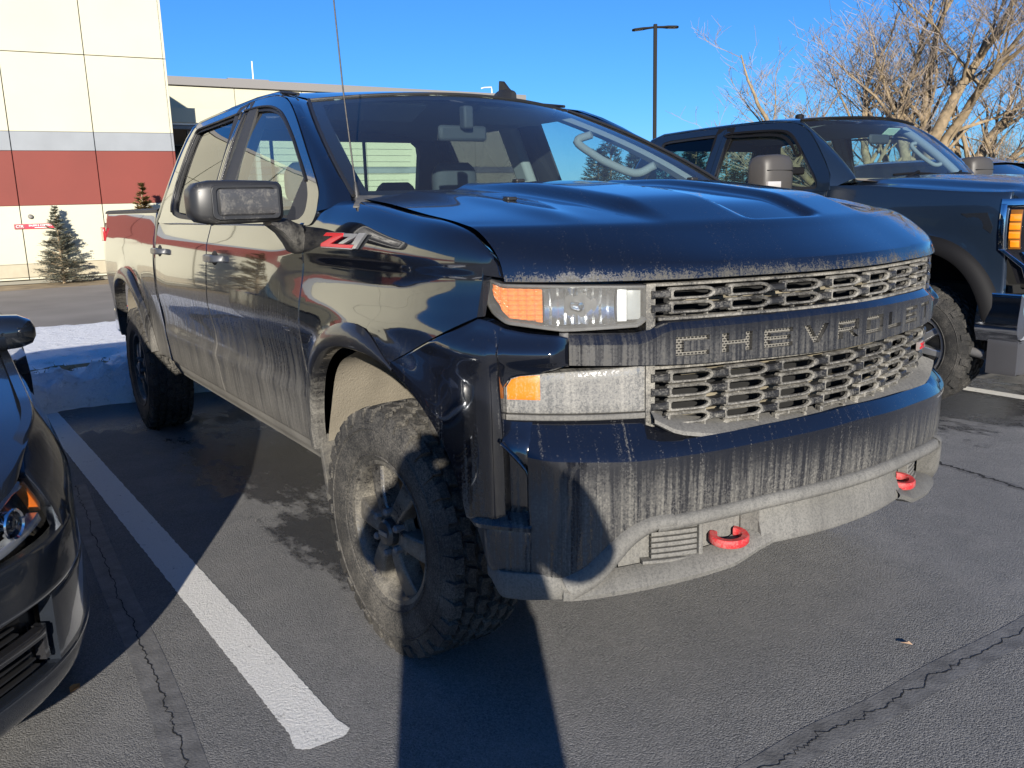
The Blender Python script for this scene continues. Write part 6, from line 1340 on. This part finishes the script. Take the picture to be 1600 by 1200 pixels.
V = [Vector(v) for v in V]; hc = pp(0,.06,1.525); mk('hair', [hc+(v-hc)*1.09 for v in V[6*n:]], [f for f in grid_faces(9, n, False, True) if not ((f[0] % n < 4 or f[0] % n > 15) and f[0]//n < 4)], HRM, hd, 60)
for s in (-1, 1):
    mk('ear', *box_vf(pp(s*.078,.06,1.50),(.02,.03,.055)), SKN, hd, 30, bev=.008); hp = hand_r if s > 0 else hand_l
    fp, fe, fr = [hp], [], [.032]
    for k in range(4):
        b_ = hp + Vector((0,0,-.012+.018*k)) - _R*s*.010; fp += [b_+_F*.012, b_+_F*.016-_R*s*.022, b_+_F*.008-_R*s*(.040+.006*(k in (1,2)))]; o = 1+3*k; fe += [(0,o),(o,o+1),(o+1,o+2)]; fr += [.010,.009,.008]
    fp += [hp-_F*.02+Vector((0,0,-.01))-_R*s*.014, hp-_F*.022-_R*s*.034+Vector((0,0,.006))]; fe += [(0,13),(13,14)]; fr += [.011,.009]
    skin('hand', fp, fe, fr, SKN, PE, 0, 1)
    V, F = box_vf(pp(s*.12,.05,.045),(.10,.27,.09),Matrix.Rotation(-.5815,3,'Z')); mk('shoe', V, F, SHO, PE, 30, bev=.03); 
    V, F = tube_vf([pp(s*.10,.005,.86), pp(s*.113,.03,.48), pp(s*.12,-.005,.07)], [.135,.098,.088], 14); mk('trouser_leg', V, F, JN, PE, 60)
ph = bpy.data.objects.new('phone', None); COL.objects.link(ph); ph.location = CAM - _F*.03; tag(ph, 'slim dark phone held up in both hands of the photographer', 'phone')
RZ = Matrix.Rotation(-.5815,3,'Z'); V, F = box_vf(CAM-_F*.032+Vector((0,0,-.012)),(.15,.008,.074),RZ); mk('case', V, F, APL, ph, 30, bev=.003); V, F = box_vf(CAM-_F*.0372+Vector((0,0,-.012)),(.142,.001,.068),RZ); mk('screen', V, F, ABL, ph, 0)
# a stray leaf and a twig on the asphalt
def leaf(x, y, rz, col, label, L=.045):
    P = [(0,0,.006),(.3,.22,.016),(.7,.2,.014),(1,0,.008),(.7,-.2,.006),(.3,-.22,.012)]; o = mk('leaf', [(x+L*(a*math.cos(rz)-b_*math.sin(rz)), y+L*(a*math.sin(rz)+b_*math.cos(rz)), z) for a, b_, z in P], [(0,1,2,3),(0,3,4,5)], mat('leaf_'+label[:4], col, .8), None, 0, solid=.001); tag(o, label, 'leaf')
leaf(-1.905,.33,.9,(.45,.20,.06),'small orange leaf on the asphalt by the sedan',.05); leaf(.36,-.985,2.2,(.40,.27,.18),'curled pale brown leaf on the asphalt before the truck',.035)
